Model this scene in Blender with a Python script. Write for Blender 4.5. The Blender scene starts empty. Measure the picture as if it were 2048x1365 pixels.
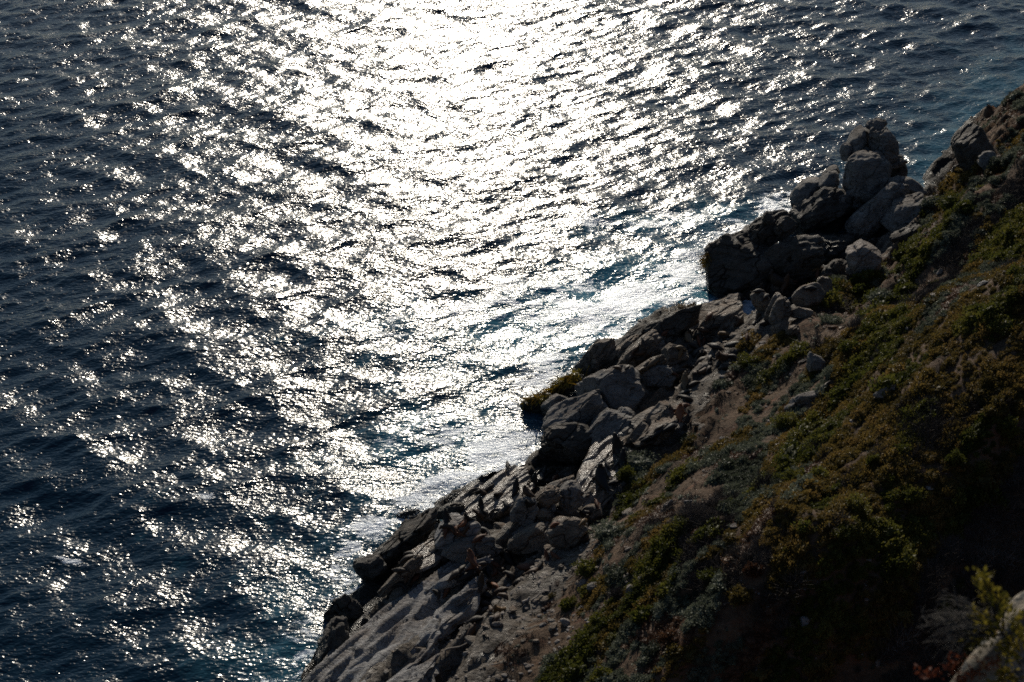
import bpy, bmesh, math, random
import numpy as np
from mathutils import Vector, Matrix
from mathutils.bvhtree import BVHTree

random.seed(11)
rng = np.random.default_rng(7)
sc = bpy.context.scene
COL = sc.collection
R = math.radians

# ------------------------------------------------------------------ camera
CAM_H, PITCH, FPX = 60.0, R(32.0), 3248.0            # focal length in pixels of the 2048 px wide photograph
cam_d = bpy.data.cameras.new("camera")
cam_d.sensor_width = 36.0
cam_d.lens = 36.0 * FPX / 2048.0
cam_d.clip_start, cam_d.clip_end = 0.5, 9000.0
cam_d.dof.use_dof = True
cam_d.dof.focus_distance = 105.0
cam_d.dof.aperture_fstop = 4.6
cam = bpy.data.objects.new("camera", cam_d)
COL.objects.link(cam)
cam.location = (0, 0, CAM_H)
cam.rotation_euler = (R(90) - PITCH, 0, 0)
sc.camera = cam

# ------------------------------------------------------------------ light
SUN_EL, SUN_AZ = R(23.0), R(-1.5)                    # azimuth from +Y, positive to the right
sun_dir = Vector((math.sin(SUN_AZ) * math.cos(SUN_EL), math.cos(SUN_AZ) * math.cos(SUN_EL), math.sin(SUN_EL)))
w = bpy.data.worlds.new("World")
sc.world = w
w.use_nodes = True
nt = w.node_tree
sky = nt.nodes.new("ShaderNodeTexSky")
sky.sky_type = 'NISHITA'
sky.sun_disc = False
sky.sun_elevation = SUN_EL
sky.sun_rotation = SUN_AZ
sky.air_density, sky.dust_density, sky.ozone_density = 1.0, 0.25, 2.0
nt.nodes["Background"].inputs["Strength"].default_value = 0.05
nt.links.new(sky.outputs[0], nt.nodes["Background"].inputs["Color"])
sd = bpy.data.lights.new("sun", 'SUN')
sd.energy = 3.0
sd.angle = R(0.53)
sd.color = (1.0, 0.91, 0.77)
sun = bpy.data.objects.new("sun", sd)
COL.objects.link(sun)
sun.location = (0, 300, 200)
sun.rotation_euler = sun_dir.to_track_quat('Z', 'Y').to_euler()
vs = sc.view_settings
vs.view_transform, vs.look = 'Standard', 'None'
vs.exposure, vs.gamma = 0.12, 1.0
vs.use_curve_mapping = False
sc.render.engine = 'CYCLES'
sc.cycles.filter_width = 1.7
sc.cycles.max_bounces = 5
sc.cycles.diffuse_bounces = 2
sc.cycles.glossy_bounces = 2
sc.cycles.caustics_reflective = False
sc.cycles.caustics_refractive = False
sc.cycles.use_denoising = False
sc.cycles.use_adaptive_sampling = True
sc.cycles.adaptive_threshold = 0.006

# ------------------------------------------------------------------ helpers
SP, CP = math.sin(PITCH), math.cos(PITCH)
def ray(u, v):
    a, b = (u - 1024.0) / FPX, (682.5 - v) / FPX
    return Vector((a, CP + SP * b, -SP + CP * b)).normalized()
CAMP = Vector((0, 0, CAM_H))
CX, CY, CZ = Vector((1, 0, 0)), Vector((0, SP, CP)), Vector((0, CP, -SP))
def at_z(u, v, z=0.0):
    d = ray(u, v)
    return CAMP + d * ((z - CAM_H) / d.z)
def proj(p):
    q = Vector(p) - CAMP
    zc = q.dot(CZ)
    return 1024 + FPX * q.dot(CX) / zc, 682.5 - FPX * q.dot(CY) / zc

def _hash(ix, iy, iz, seed):
    h = (ix.astype(np.int64) * 374761393 + iy.astype(np.int64) * 668265263 + iz.astype(np.int64) * 1274126177 + seed * 974634777) & 0xFFFFFFFF
    h = ((h ^ (h >> 13)) * 1274126177) & 0xFFFFFFFF
    h = ((h ^ (h >> 16)) * 2246822519) & 0xFFFFFFFF
    return ((h ^ (h >> 15)) & 0xFFFF) / 32767.5 - 1.0
def vnoise(P, seed=0):
    P = np.asarray(P, dtype=np.float64)
    I = np.floor(P); F = P - I
    U = F * F * F * (F * (F * 6 - 15) + 10)
    I = I.astype(np.int64)
    ix, iy, iz = I[:, 0], I[:, 1], I[:, 2]
    ux, uy, uz = U[:, 0], U[:, 1], U[:, 2]
    r = 0
    for a in (0, 1):
        for b in (0, 1):
            for c in (0, 1):
                wgt = (ux if a else 1 - ux) * (uy if b else 1 - uy) * (uz if c else 1 - uz)
                r = r + wgt * _hash(ix + a, iy + b, iz + c, seed)
    return r
def fbm(P, octv=4, seed=0, gain=0.5, lac=2.03):
    P = np.asarray(P, dtype=np.float64)
    s, a = 0, 1.0
    for o in range(octv):
        s = s + a * vnoise(P + o * 17.3, seed + o * 13)
        P = P * lac; a *= gain
    return s
def ridged(P, octv=3, seed=0):
    P = np.asarray(P, dtype=np.float64)
    s, a = 0, 1.0
    for o in range(octv):
        s = s + a * (1 - 2 * np.abs(vnoise(P + o * 9.1, seed + o * 7)))
        P = P * 2.1; a *= 0.5
    return s

def mesh_from(name, V, F, smooth=True):
    me = bpy.data.meshes.new(name)
    V = np.asarray(V, dtype=np.float32); F = np.asarray(F, dtype=np.int32)
    me.vertices.add(len(V)); me.vertices.foreach_set("co", V.ravel())
    n = F.shape[1]
    me.loops.add(F.size); me.loops.foreach_set("vertex_index", F.ravel())
    me.polygons.add(len(F))
    me.polygons.foreach_set("loop_start", np.arange(0, F.size, n, dtype=np.int32))
    me.update(calc_edges=True)
    me.polygons.foreach_set("use_smooth", np.full(len(F), smooth, dtype=bool))
    me.validate()
    return me
def link(name, me, mat=None, parent=None, label=None, cat=None, group=None, kind=None):
    o = bpy.data.objects.new(name, me)
    if me is not None and mat is not None and len(me.materials) == 0:
        me.materials.append(mat)
    COL.objects.link(o)
    if parent is not None:
        o.parent = parent
    tag(o, label, cat, group, kind)
    return o
def tag(o, label=None, cat=None, group=None, kind=None):
    if label: o["label"] = label
    if cat: o["category"] = cat
    if group: o["group"] = group
    if kind: o["kind"] = kind
    return o
def empty(name, loc, label=None, cat=None, group=None):
    o = bpy.data.objects.new(name, None)
    COL.objects.link(o); o.location = loc
    return tag(o, label, cat, group)

# ------------------------------------------------------------------ materials
class NT:
    def __init__(s, name):
        s.m = bpy.data.materials.new(name); s.m.use_nodes = True
        s.t = s.m.node_tree; s.b = s.t.nodes["Principled BSDF"]; s.out = s.t.nodes["Material Output"]
    def n(s, typ, **kw):
        x = s.t.nodes.new(typ)
        for k, v in kw.items():
            if k.startswith("i_"):
                x.inputs[k[2:].replace("_", " ")].default_value = v
            else:
                setattr(x, k, v)
        return x
    def l(s, a, b): s.t.links.new(a, b)
    def pos(s, scale=(1, 1, 1), rot=0.0, obj=False):
        mp = s.n("ShaderNodeMapping"); mp.inputs["Scale"].default_value = scale
        mp.inputs["Rotation"].default_value = (0, 0, rot)
        if obj: s.l(s.n("ShaderNodeTexCoord").outputs["Object"], mp.inputs[0])
        else: s.l(s.n("ShaderNodeNewGeometry").outputs["Position"], mp.inputs[0])
        return mp.outputs[0]
    def noise(s, vec, scale, detail=4, rough=0.55, dist=0.0, typ=None):
        x = s.n("ShaderNodeTexNoise"); x.inputs["Scale"].default_value = scale; x.inputs["Detail"].default_value = detail
        x.inputs["Roughness"].default_value = rough; x.inputs["Distortion"].default_value = dist
        if typ: x.noise_type = typ; x.normalize = True
        s.l(vec, x.inputs["Vector"]); return x.outputs["Fac"]
    def ramp(s, fac, stops, interp='LINEAR'):
        x = s.n("ShaderNodeValToRGB"); e = x.color_ramp.elements; x.color_ramp.interpolation = interp
        while len(e) < len(stops): e.new(0.5)
        for i, (p, c) in enumerate(stops):
            e[i].position = p
            e[i].color = (c, c, c, 1) if isinstance(c, (int, float)) else (*c, 1)
        s.l(fac, x.inputs[0]); return x.outputs[0]
    def mix(s, fac, a, b, typ='MIX'):
        x = s.n("ShaderNodeMix", data_type='RGBA', blend_type=typ)
        for k, v in ((0, fac), (6, a), (7, b)):
            if isinstance(v, (int, float)): x.inputs[k].default_value = v if k == 0 else (v, v, v, 1)
            elif isinstance(v, tuple): x.inputs[k].default_value = (*v, 1)
            else: s.l(v, x.inputs[k])
        return x.outputs[2]
    def math(s, op, a, b=None, c=None, clamp=False):
        x = s.n("ShaderNodeMath", operation=op); x.use_clamp = clamp
        for i, v in enumerate((a, b, c)):
            if v is None: continue
            if isinstance(v, (int, float)): x.inputs[i].default_value = v
            else: s.l(v, x.inputs[i])
        return x.outputs[0]
    def attr(s, name):
        return s.n("ShaderNodeAttribute", attribute_name=name).outputs["Fac"]
    def bump(s, h, dist, strength=1.0, nrm=None):
        x = s.n("ShaderNodeBump"); x.inputs["Strength"].default_value = strength; x.inputs["Distance"].default_value = dist
        s.l(h, x.inputs["Height"])
        if nrm is not None: s.l(nrm, x.inputs["Normal"])
        return x.outputs[0]
    def set(s, **kw):
        for k, v in kw.items():
            k = k.replace("_", " ")
            if isinstance(v, (int, float)): s.b.inputs[k].default_value = v
            elif isinstance(v, tuple): s.b.inputs[k].default_value = (*v, 1)
            else: s.l(v, s.b.inputs[k])
        return s.m

COAST_ROT = -math.atan2(0.8, 0.6)

def rock_material(name, c_dark, c_mid, c_light, soil=0.35, wet=True, guano=0.3, shine=0.42, gloss=0.85):
    k = NT(name)
    P = k.pos(); PS = k.pos((0.45, 1.3, 1.0), COAST_ROT)
    big = k.noise(P, 0.55, 5, 0.6)
    mid = k.noise(PS, 1.7, 6, 0.65, 0.4)
    fine = k.noise(P, 9.0, 5, 0.7)
    col = k.ramp(k.math('ADD', k.math('MULTIPLY', big, 0.5), k.math('MULTIPLY', mid, 0.5)), [(0.32, c_dark), (0.5, c_mid), (0.66, c_light)])
    col = k.mix(0.75, col, k.ramp(fine, [(0.3, 0.45), (0.62, 1.15)]), 'MULTIPLY')
    cr = k.noise(PS, 1.1, 3, 0.5, 1.2)
    line = k.ramp(k.math('ABSOLUTE', k.math('SUBTRACT', cr, 0.5)), [(0.0, 0.25), (0.022, 1.0)])
    col = k.mix(0.8, col, line, 'MULTIPLY')
    # brown trodden soil and guano lying on the flatter faces
    nz = k.n("ShaderNodeSeparateXYZ"); k.l(k.n("ShaderNodeNewGeometry").outputs["Normal"], nz.inputs[0])
    flat = k.ramp(nz.outputs[2], [(0.55, 0.0), (0.9, 1.0)])
    sm = k.math('MULTIPLY', flat, k.ramp(k.noise(PS, 0.8, 5, 0.65), [(0.40, 0.0), (0.58, 1.0)]))
    col = k.mix(k.math('MULTIPLY', sm, soil * 2.0, clamp=True), col, (0.15, 0.088, 0.045))
    gm = k.ramp(k.noise(k.pos((1, 1, 0.3)), 1.6, 6, 0.75, 0.6), [(0.60, 0.0), (0.68, 1.0)])
    col = k.mix(k.math('MULTIPLY', gm, guano), col, (0.62, 0.6, 0.55))
    rough = k.ramp(k.noise(P, 0.9, 4, 0.6), [(0.3, shine), (0.7, gloss)])
    if wet:
        zz = k.n("ShaderNodeSeparateXYZ"); k.l(k.n("ShaderNodeNewGeometry").outputs["Position"], zz.inputs[0])
        zn = k.math('ADD', zz.outputs[2], k.math('MULTIPLY', k.math('SUBTRACT', mid, 0.5), 2.5))
        wm = k.ramp(k.math('MULTIPLY', zn, 0.25), [(0.18, 1.0), (0.42, 0.0)])
        col = k.mix(wm, col, (0.022, 0.02, 0.016))
        rough = k.mix(wm, rough, 0.24)
    h = k.math('ADD', k.math('MULTIPLY', k.noise(PS, 2.6, 8, 0.72, 0.4), 1.0), k.math('MULTIPLY', line, 0.25))
    nrm = k.bump(h, 0.42, 0.9 if gloss > 0.5 else 0.32)
    nrm = k.bump(fine, 0.05, 0.8 if gloss > 0.5 else 0.3, nrm)
    return k.set(Base_Color=col, Roughness=rough, Normal=nrm, Specular_IOR_Level=0.45)
M_ROCK = rock_material("shore_rock", (0.085, 0.068, 0.052), (0.2, 0.165, 0.13), (0.36, 0.315, 0.265), soil=0.45)
M_WET = rock_material("wet_shelf_rock", (0.09, 0.075, 0.06), (0.17, 0.145, 0.12), (0.28, 0.25, 0.22), soil=0.3, guano=0.25, shine=0.22, gloss=0.36)
M_PALE = rock_material("pale_granite", (0.17, 0.16, 0.155), (0.32, 0.31, 0.305), (0.46, 0.45, 0.44), soil=0.22, guano=0.12, shine=0.5)
M_STACK = rock_material("grey_granite", (0.12, 0.112, 0.103), (0.22, 0.207, 0.193), (0.31, 0.297, 0.28), soil=0.2, guano=0.05, shine=0.7)
M_DARK = rock_material("dark_and_shade_rock", (0.035, 0.03, 0.026), (0.07, 0.062, 0.052), (0.12, 0.105, 0.09), soil=0.12, guano=0.02, shine=0.5)  # dark rock by the sea; on a few faces its colour replaces shade
M_STONE = rock_material("hill_stone", (0.2, 0.17, 0.145), (0.33, 0.285, 0.25), (0.46, 0.41, 0.37), soil=0.08, wet=False, guano=0.1, shine=0.75)

def soil_material():
    k = NT("hill_ground")
    PS = k.pos((0.4, 1.5, 1.0), COAST_ROT); P = k.pos()
    a = k.noise(PS, 0.45, 6, 0.65, 0.3); b = k.noise(P, 3.0, 6, 0.7); c = k.noise(P, 14.0, 4, 0.7)
    col = k.ramp(k.math('ADD', k.math('MULTIPLY', a, 0.6), k.math('MULTIPLY', b, 0.4)),
                 [(0.36, (0.055, 0.038, 0.024)), (0.5, (0.115, 0.072, 0.043)), (0.62, (0.19, 0.125, 0.078))])
    col = k.mix(k.ramp(k.noise(PS, 1.1, 4, 0.6), [(0.56, 0.0), (0.66, 0.75)]), col, (0.17, 0.075, 0.042))
    col = k.mix(k.ramp(c, [(0.62, 0.0), (0.7, 0.8)]), col, (0.33, 0.28, 0.24))
    rk_ = k.ramp(k.math('ADD', k.attr("rock"), k.math('MULTIPLY', k.math('SUBTRACT', k.noise(PS, 0.9, 5, 0.65), 0.5), 1.6)), [(0.42, 0.0), (0.58, 1.0)])
    m = k.noise(PS, 1.4, 6, 0.68, 0.5)
    line = k.ramp(k.math('ABSOLUTE', k.math('SUBTRACT', k.noise(PS, 1.3, 3, 0.5, 1.0), 0.5)), [(0.0, 0.2), (0.03, 1.0)])
    rc = k.ramp(k.math('ADD', k.math('MULTIPLY', m, 0.7), k.math('MULTIPLY', b, 0.3)), [(0.36, (0.06, 0.048, 0.038)), (0.5, (0.15, 0.122, 0.095)), (0.64, (0.27, 0.24, 0.21))])
    rc = k.mix(0.8, rc, line, 'MULTIPLY')
    zz = k.n("ShaderNodeSeparateXYZ"); k.l(k.n("ShaderNodeNewGeometry").outputs["Position"], zz.inputs[0])
    wm = k.ramp(k.math('ADD', k.math('MULTIPLY', zz.outputs[2], 0.25), k.math('MULTIPLY', k.math('SUBTRACT', m, 0.5), 0.5)), [(0.12, 1.0), (0.4, 0.0)])
    rc = k.mix(wm, rc, (0.02, 0.018, 0.015))
    col = k.mix(rk_, col, rc)
    col = k.mix(0.6, col, k.ramp(c, [(0.3, 0.5), (0.6, 1.1)]), 'MULTIPLY')
    rough = k.mix(rk_, 0.9, k.ramp(k.noise(P, 0.8, 4, 0.6), [(0.35, 0.3), (0.6, 0.8)]))
    h = k.math('ADD', k.math('ADD', b, k.math('MULTIPLY', c, 0.3)), k.math('MULTIPLY', k.math('MULTIPLY', m, rk_), 1.4))
    nrm = k.bump(h, 0.28, 1.0)
    return k.set(Base_Color=col, Roughness=rough, Normal=nrm, Specular_IOR_Level=0.3)
M_SOIL = soil_material()

def leaf_material(name, c1, c2, c3, trans=0.35, rough=0.55):
    k = NT(name)
    oi = k.n("ShaderNodeObjectInfo")
    f = k.math('ADD', k.math('MULTIPLY', k.noise(k.pos(), 1.3, 4, 0.7), 0.75), k.math('MULTIPLY', oi.outputs["Random"], 0.25))
    f = k.math('ADD', f, k.math('MULTIPLY', k.math('SUBTRACT', k.noise(k.pos(), 0.3, 2, 0.5), 0.5), 0.7))
    col = k.ramp(f, [(0.32, c1), (0.5, c2), (0.68, c3)])
    k.set(Base_Color=col, Roughness=rough, Specular_IOR_Level=0.25)
    tr = k.n("ShaderNodeBsdfTranslucent"); k.l(col, tr.inputs[0])
    mx = k.n("ShaderNodeMixShader"); mx.inputs[0].default_value = trans
    k.l(k.b.outputs[0], mx.inputs[1]); k.l(tr.outputs[0], mx.inputs[2]); k.l(mx.outputs[0], k.out.inputs[0])
    return k.m
M_GREY = leaf_material("grey_saltbush_leaf", (0.06, 0.07, 0.046), (0.115, 0.13, 0.09), (0.175, 0.19, 0.135), 0.35)
M_OLIVE = leaf_material("olive_heath_leaf", (0.08, 0.062, 0.018), (0.15, 0.108, 0.028), (0.215, 0.14, 0.042), 0.45)
M_GREEN = leaf_material("green_leaf", (0.05, 0.058, 0.012), (0.095, 0.10, 0.018), (0.145, 0.13, 0.028), 0.45)
M_RUST = leaf_material("rusty_succulent_leaf", (0.06, 0.03, 0.018), (0.10, 0.048, 0.026), (0.14, 0.075, 0.04), 0.3)
M_TWIG = leaf_material("dry_grey_twig", (0.05, 0.04, 0.034), (0.085, 0.07, 0.06), (0.13, 0.11, 0.095), 0.05, 0.8)
M_KELP = leaf_material("kelp_blade", (0.10, 0.055, 0.008), (0.22, 0.13, 0.012), (0.30, 0.24, 0.03), 0.4, 0.3)
M_WOOD = leaf_material("driftwood", (0.25, 0.21, 0.17), (0.36, 0.31, 0.26), (0.46, 0.41, 0.36), 0.0, 0.8)

# ------------------------------------------------------------------ terrain height
def chaikin(p, n=2):
    p = np.asarray(p, float)
    for _ in range(n):
        q = 0.75 * p[:-1] + 0.25 * p[1:]; r = 0.25 * p[:-1] + 0.75 * p[1:]
        m = np.empty((len(q) * 2, 2)); m[0::2] = q; m[1::2] = r
        p = np.vstack([p[:1], m, p[-1:]])
    return p
_shore = [(668, 1365), (705, 1230), (745, 1150), (860, 1050), (935, 1000), (1075, 935), (1125, 850), (1195, 750),
          (1320, 640), (1480, 598), (1600, 560), (1740, 500), (1835, 410), (1900, 318), (1985, 205)]
COAST = [(-110, -160), (-60, -40), (-38, 10), (-22, 42)] + [tuple(at_z(u, v).xy) for u, v in _shore] + [(66, 158), (95, 170), (150, 175), (400, 230)]
COAST = chaikin(COAST, 2)
def coast_sd(X, Y):
    return line_sd(X, Y, COAST)
def line_sd(X, Y, COAST):
    """signed distance to a line, positive inland (to the right of the line)"""
    P = np.stack([X, Y], -1)
    best = np.full(len(P), 1e18); sg = np.zeros(len(P))
    A, B = COAST[:-1], COAST[1:]
    for a, b in zip(A, B):
        d = b - a; L2 = d @ d
        t = np.clip(((P - a) @ d) / L2, 0, 1)
        q = P - (a + t[:, None] * d)
        dd = (q * q).sum(1)
        cr = d[0] * q[:, 1] - d[1] * q[:, 0]
        m = dd < best - 1e-9
        best = np.where(m, dd, best); sg = np.where(m, -np.sign(cr), sg)
    return np.sqrt(best) * sg
def smax(a, b, k):
    h = np.clip(0.5 + 0.5 * (a - b) / k, 0, 1)
    return b * (1 - h) + a * h + k * h * (1 - h)
def terrain_h(X, Y, detail=True, s=None):
    X = np.asarray(X, float); Y = np.asarray(Y, float)
    if s is None: s = coast_sd(X, Y)
    sl = s - 10.0
    h = np.where(s < 0, 0.55 * s, 0.42 * s)
    h = np.where(s > 10, 4.2 + 0.30 * sl + 0.47 * np.sqrt(sl * sl + 9) - 0.47 * 3, h)
    h = h + 0.40 * np.clip(s, 0, 11) * np.clip((X - 24) / 8, 0, 1) * np.clip((Y - 92) / 14, 0, 1)
    h = np.maximum(h, -9)
    # the spur rolls over into a gully on the near side
    q = (X - 8) * 0.676 - (Y - 40) * 0.737 + 17.0
    qq = np.clip(q, 0, None)
    roll = np.where(qq < 16, 2.1 * qq * qq / 32, 2.1 * (qq - 8))
    h = h - np.minimum(roll, 40) * np.clip((s - 8) / 14, 0, 1)
    # crag the photographer stands on
    dk = np.hypot(X - 5.5, Y - 0.5)
    kn = 58.3 - np.where(dk < 4, 0.04 * dk * dk, 0.64 + 2.3 * (dk - 4))
    bk = 55 - 0.25 * np.hypot(X - 30, Y + 30)
    kn = smax(kn, np.where(Y < 0, bk - 6 + np.minimum(0, Y) * 0, -50) - np.clip(Y + 12, 0, 60) * 3, 3.0)
    h = smax(h, kn, 2.0)
    h = np.minimum(h, 75)
    if detail:
        c, sn = 0.6, 0.8
        a = X * c + Y * sn; b = -X * sn + Y * c
        Z = np.zeros_like(X)
        land = np.clip((s + 2) / 6, 0, 1)
        up = np.clip((s - 9) / 8, 0, 1)
        h = h + land * 0.75 * fbm(np.stack([a * 0.11, b * 0.2, Z], -1), 3, 3)
        h = h + up * 0.36 * fbm(np.stack([a * 0.28, b * 0.85, Z], -1), 3, 21)
        h = h + up * 0.16 * np.abs(fbm(np.stack([a * 0.9, b * 2.0, Z], -1), 2, 33))
        rock = np.clip((s + 3) / 3, 0, 1) * np.clip((12 - s) / 4, 0, 1)
        st = fbm(np.stack([a * 0.2, b * 0.7, Z], -1), 4, 44) * 2.2
        step = np.floor(st) + np.clip((st - np.floor(st)) * 3.5, 0, 1)
        h = h + rock * (0.42 * step + 0.25 * fbm(np.stack([a * 0.7, b * 1.6, Z], -1), 3, 55))
    return h
# ------------------------------------------------------------------ hillside
def axis(lo, hi, step, far_lo, far_hi, g=1.22):
    core = list(np.arange(lo, hi + step * 0.5, step))
    a, s_, x = [], step, lo
    while x > far_lo:
        s_ *= g; x -= s_; a.append(x)
    b, s_, x = [], step, core[-1]
    while x < far_hi:
        s_ *= g; x += s_; b.append(x)
    return np.array(a[::-1] + core + b)
def grid_faces(nx, ny):
    i = np.arange(nx - 1)[None, :] + (np.arange(ny - 1) * nx)[:, None]
    return np.stack([i, i + 1, i + nx + 1, i + nx], -1).reshape(-1, 4)
def compact(V, F):
    used = np.zeros(len(V), bool); used[F.ravel()] = True
    remap = np.cumsum(used) - 1
    return V[used], remap[F], used

gx, gy = axis(-12, 58, 0.24, -120, 420), axis(22, 142, 0.26, -160, 240)
X, Y = np.meshgrid(gx, gy); X = X.ravel(); Y = Y.ravel()
S = coast_sd(X, Y)
H = terrain_h(X, Y, True, S)
V = np.stack([X, Y, H], -1); F = grid_faces(len(gx), len(gy))
keep = (S[F].max(1) > -14)
Vt, Ft, used = compact(V, F[keep])
BVH_HILL = BVHTree.FromPolygons([tuple(v) for v in Vt], [tuple(f) for f in Ft])
def hill_hit(u, v):
    loc, nrm, i, d = BVH_HILL.ray_cast(CAMP, ray(u, v))
    if loc is None: return at_z(u, v, 0.0), Vector((0, 0, 1)), (at_z(u, v, 0) - CAMP).length
    return loc, (nrm if nrm.z > 0 else -nrm), d
# line on the ground where rock gives way to earth and scrub
_edge = [(960, 1400), (1010, 1300), (1100, 1212), (1175, 1110), (1215, 1035), (1265, 950), (1335, 880), (1400, 825), (1440, 755), (1500, 690), (1575, 655), (1650, 590), (1720, 545), (1790, 492), (1850, 440)]
EDGE = [(-60, -60), (-12, 40)] + [tuple(hill_hit(u, v)[0].xy) for u, v in _edge] + [tuple(at_z(1885, 335, 2).xy), tuple(at_z(1955, 215, 1).xy), (70, 165), (400, 240)]
EDGE = chaikin(EDGE, 1)
def edge_sd(X, Y):
    return line_sd(X, Y, EDGE)
hill_me = mesh_from("hillside", Vt, Ft)
ED = edge_sd(Vt[:, 0], Vt[:, 1])
at = hill_me.attributes.new("rock", 'FLOAT', 'POINT')
at.data.foreach_set("value", np.clip((1.6 - ED) / 3.0, 0, 1).astype(np.float32))
hill = link("hillside", hill_me, M_SOIL, kind="structure")
# ------------------------------------------------------------------ sea
def ocean_tiles(N=1024, L=128.0):
    kx = np.fft.fftfreq(N, L / N) * 2 * np.pi
    KX, KY = np.meshgrid(kx, kx); K = np.hypot(KX, KY); K[0, 0] = 1
    TH = np.arctan2(KY, KX)
    def comp(th0, lam_p, power, iso, lo_cut, seed, expo=4.0):
        r = np.random.default_rng(seed)
        kp = 2 * np.pi / lam_p
        D = np.abs(np.cos(TH - th0)) ** power + iso
        A = np.sqrt(K ** (-expo) * np.exp(-(kp / K) ** 2) * D * np.exp(-(K * lo_cut / 6.28) ** 2))
        A[0, 0] = 0
        return (r.normal(size=(N, N)) + 1j * r.normal(size=(N, N))) * A
    def fin(hk, slope):
        sx = np.fft.ifft2(1j * KX * hk).real; sy = np.fft.ifft2(1j * KY * hk).real
        return hk * (slope / math.sqrt(sx.var() + sy.var()))
    hk = fin(comp(R(120), 6.0, 9, 0.06, 0.30, 5, 3.75), 0.163) + fin(comp(R(60), 9.0, 8, 0.05, 1.6, 9), 0.075)
    h = np.fft.ifft2(hk).real
    dx = np.fft.ifft2(1j * KX / K * hk).real; dy = np.fft.ifft2(1j * KY / K * hk).real
    return h, dx, dy, L / N
OH, ODX, ODY, OD = ocean_tiles()
def bil(T, x, y):
    N = T.shape[0]
    fx, fy = x / OD, y / OD
    ix, iy = np.floor(fx).astype(int), np.floor(fy).astype(int)
    tx, ty = fx - ix, fy - iy
    ix %= N; iy %= N; jx = (ix + 1) % N; jy = (iy + 1) % N
    return T[iy, ix] * (1 - tx) * (1 - ty) + T[iy, jx] * tx * (1 - ty) + T[jy, ix] * (1 - tx) * ty + T[jy, jx] * tx * ty

sx_, sy_ = axis(-62, 62, 0.19, -3500, 3500, 1.3), axis(50, 186, 0.19, -800, 6000, 1.3)
X, Y = np.meshgrid(sx_, sy_); X = X.ravel(); Y = Y.ravel()
Fq = grid_faces(len(sx_), len(sy_))
out = np.maximum(np.maximum(-62 - X, X - 62), np.maximum(50 - Y, Y - 186))
fade = np.clip(1 - out / 25.0, 0, 1)
near = (np.abs(X) < 130) & (Y > 20) & (Y < 230)
Ssea = np.full(len(X), -999.0); Ssea[near] = coast_sd(X[near], Y[near])
keepf = Ssea[Fq].min(1) < 7
Vs0 = np.stack([X, Y, np.zeros_like(X)], -1)
_, Fs, used = compact(Vs0, Fq[keepf])
X, Y, fade, Ssea = X[used], Y[used], fade[used], Ssea[used]
amp = fade * (0.75 + 0.25 * np.clip(-Ssea / 12, 0, 1))
Z = bil(OH, X, Y) * amp
Vs = np.stack([X + 0.9 * bil(ODX, X, Y) * amp, Y + 0.9 * bil(ODY, X, Y) * amp, Z], -1)
sea_me = mesh_from("sea", Vs, Fs)
# foam: broken water round the rocks, streaming off to the left
def blob(u, v, ru, rv, ang=0.0):
    """foam patch whose centre and reach on the water are found from where it lies in the photograph"""
    c = at_z(u, v).xy; e1 = at_z(u + ru * math.cos(ang), v - ru * math.sin(ang)).xy - c
    e2 = at_z(u + rv * math.sin(ang), v + rv * math.cos(ang)).xy - c
    M = np.linalg.inv(np.array([[e1.x, e2.x], [e1.y, e2.y]]))
    q = (np.stack([X - c.x, Y - c.y], -1)) @ M.T
    return np.exp(-(q * q).sum(1) * 1.1)
foam = np.clip(np.exp(-np.clip(-Ssea, 0, None) / 4.5), 0, 1) * (0.62 - 0.45 * np.clip((X - 26) / 6, 0, 1))
for b_ in ((1410, 545, 130, 60, 0.1, 1.0), (1250, 610, 190, 60, 0.35, 0.95), (1080, 600, 270, 60, 0.15, 0.62), (850, 650, 220, 40, 0.1, 0.4), (1330, 440, 190, 25, 0.1, 0.62),
           (1470, 470, 90, 35, 0.5, 0.9), (1000, 900, 120, 55, 0.3, 1.05), (900, 970, 130, 45, 0.3, 1.0), (1090, 760, 100, 60, 0.6, 0.75), (900, 860, 190, 60, 0.1, 0.55),
           (720, 1075, 95, 38, 0.35, 0.85), (820, 1020, 80, 25, 0.3, 0.8), (700, 1160, 30, 45, 0, 0.6), (450, 1000, 90, 10, -0.12, 0.55), (130, 1118, 45, 8, -0.2, 0.75),
           (1560, 400, 70, 30, 0.3, 0.7), (560, 1140, 120, 14, -0.2, 0.45)):
    foam = np.maximum(foam, b_[5] * blob(*b_[:5]))
aer = np.clip(np.exp(-np.clip(-Ssea, 0, None) / 8.0) * 0.55, 0, 1)
for b_ in ((1250, 600, 420, 120, 0.25, 1.1), (900, 880, 260, 120, 0.2, 0.7), (900, 640, 330, 90, 0.1, 0.5), (1350, 440, 330, 45, 0.1, 0.6)):
    aer = np.maximum(aer, b_[5] * blob(*b_[:5]))
for nm, arr in (("foam", foam), ("aer", aer)):
    at = sea_me.attributes.new(nm, 'FLOAT', 'POINT'); at.data.foreach_set("value", arr.astype(np.float32))

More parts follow.
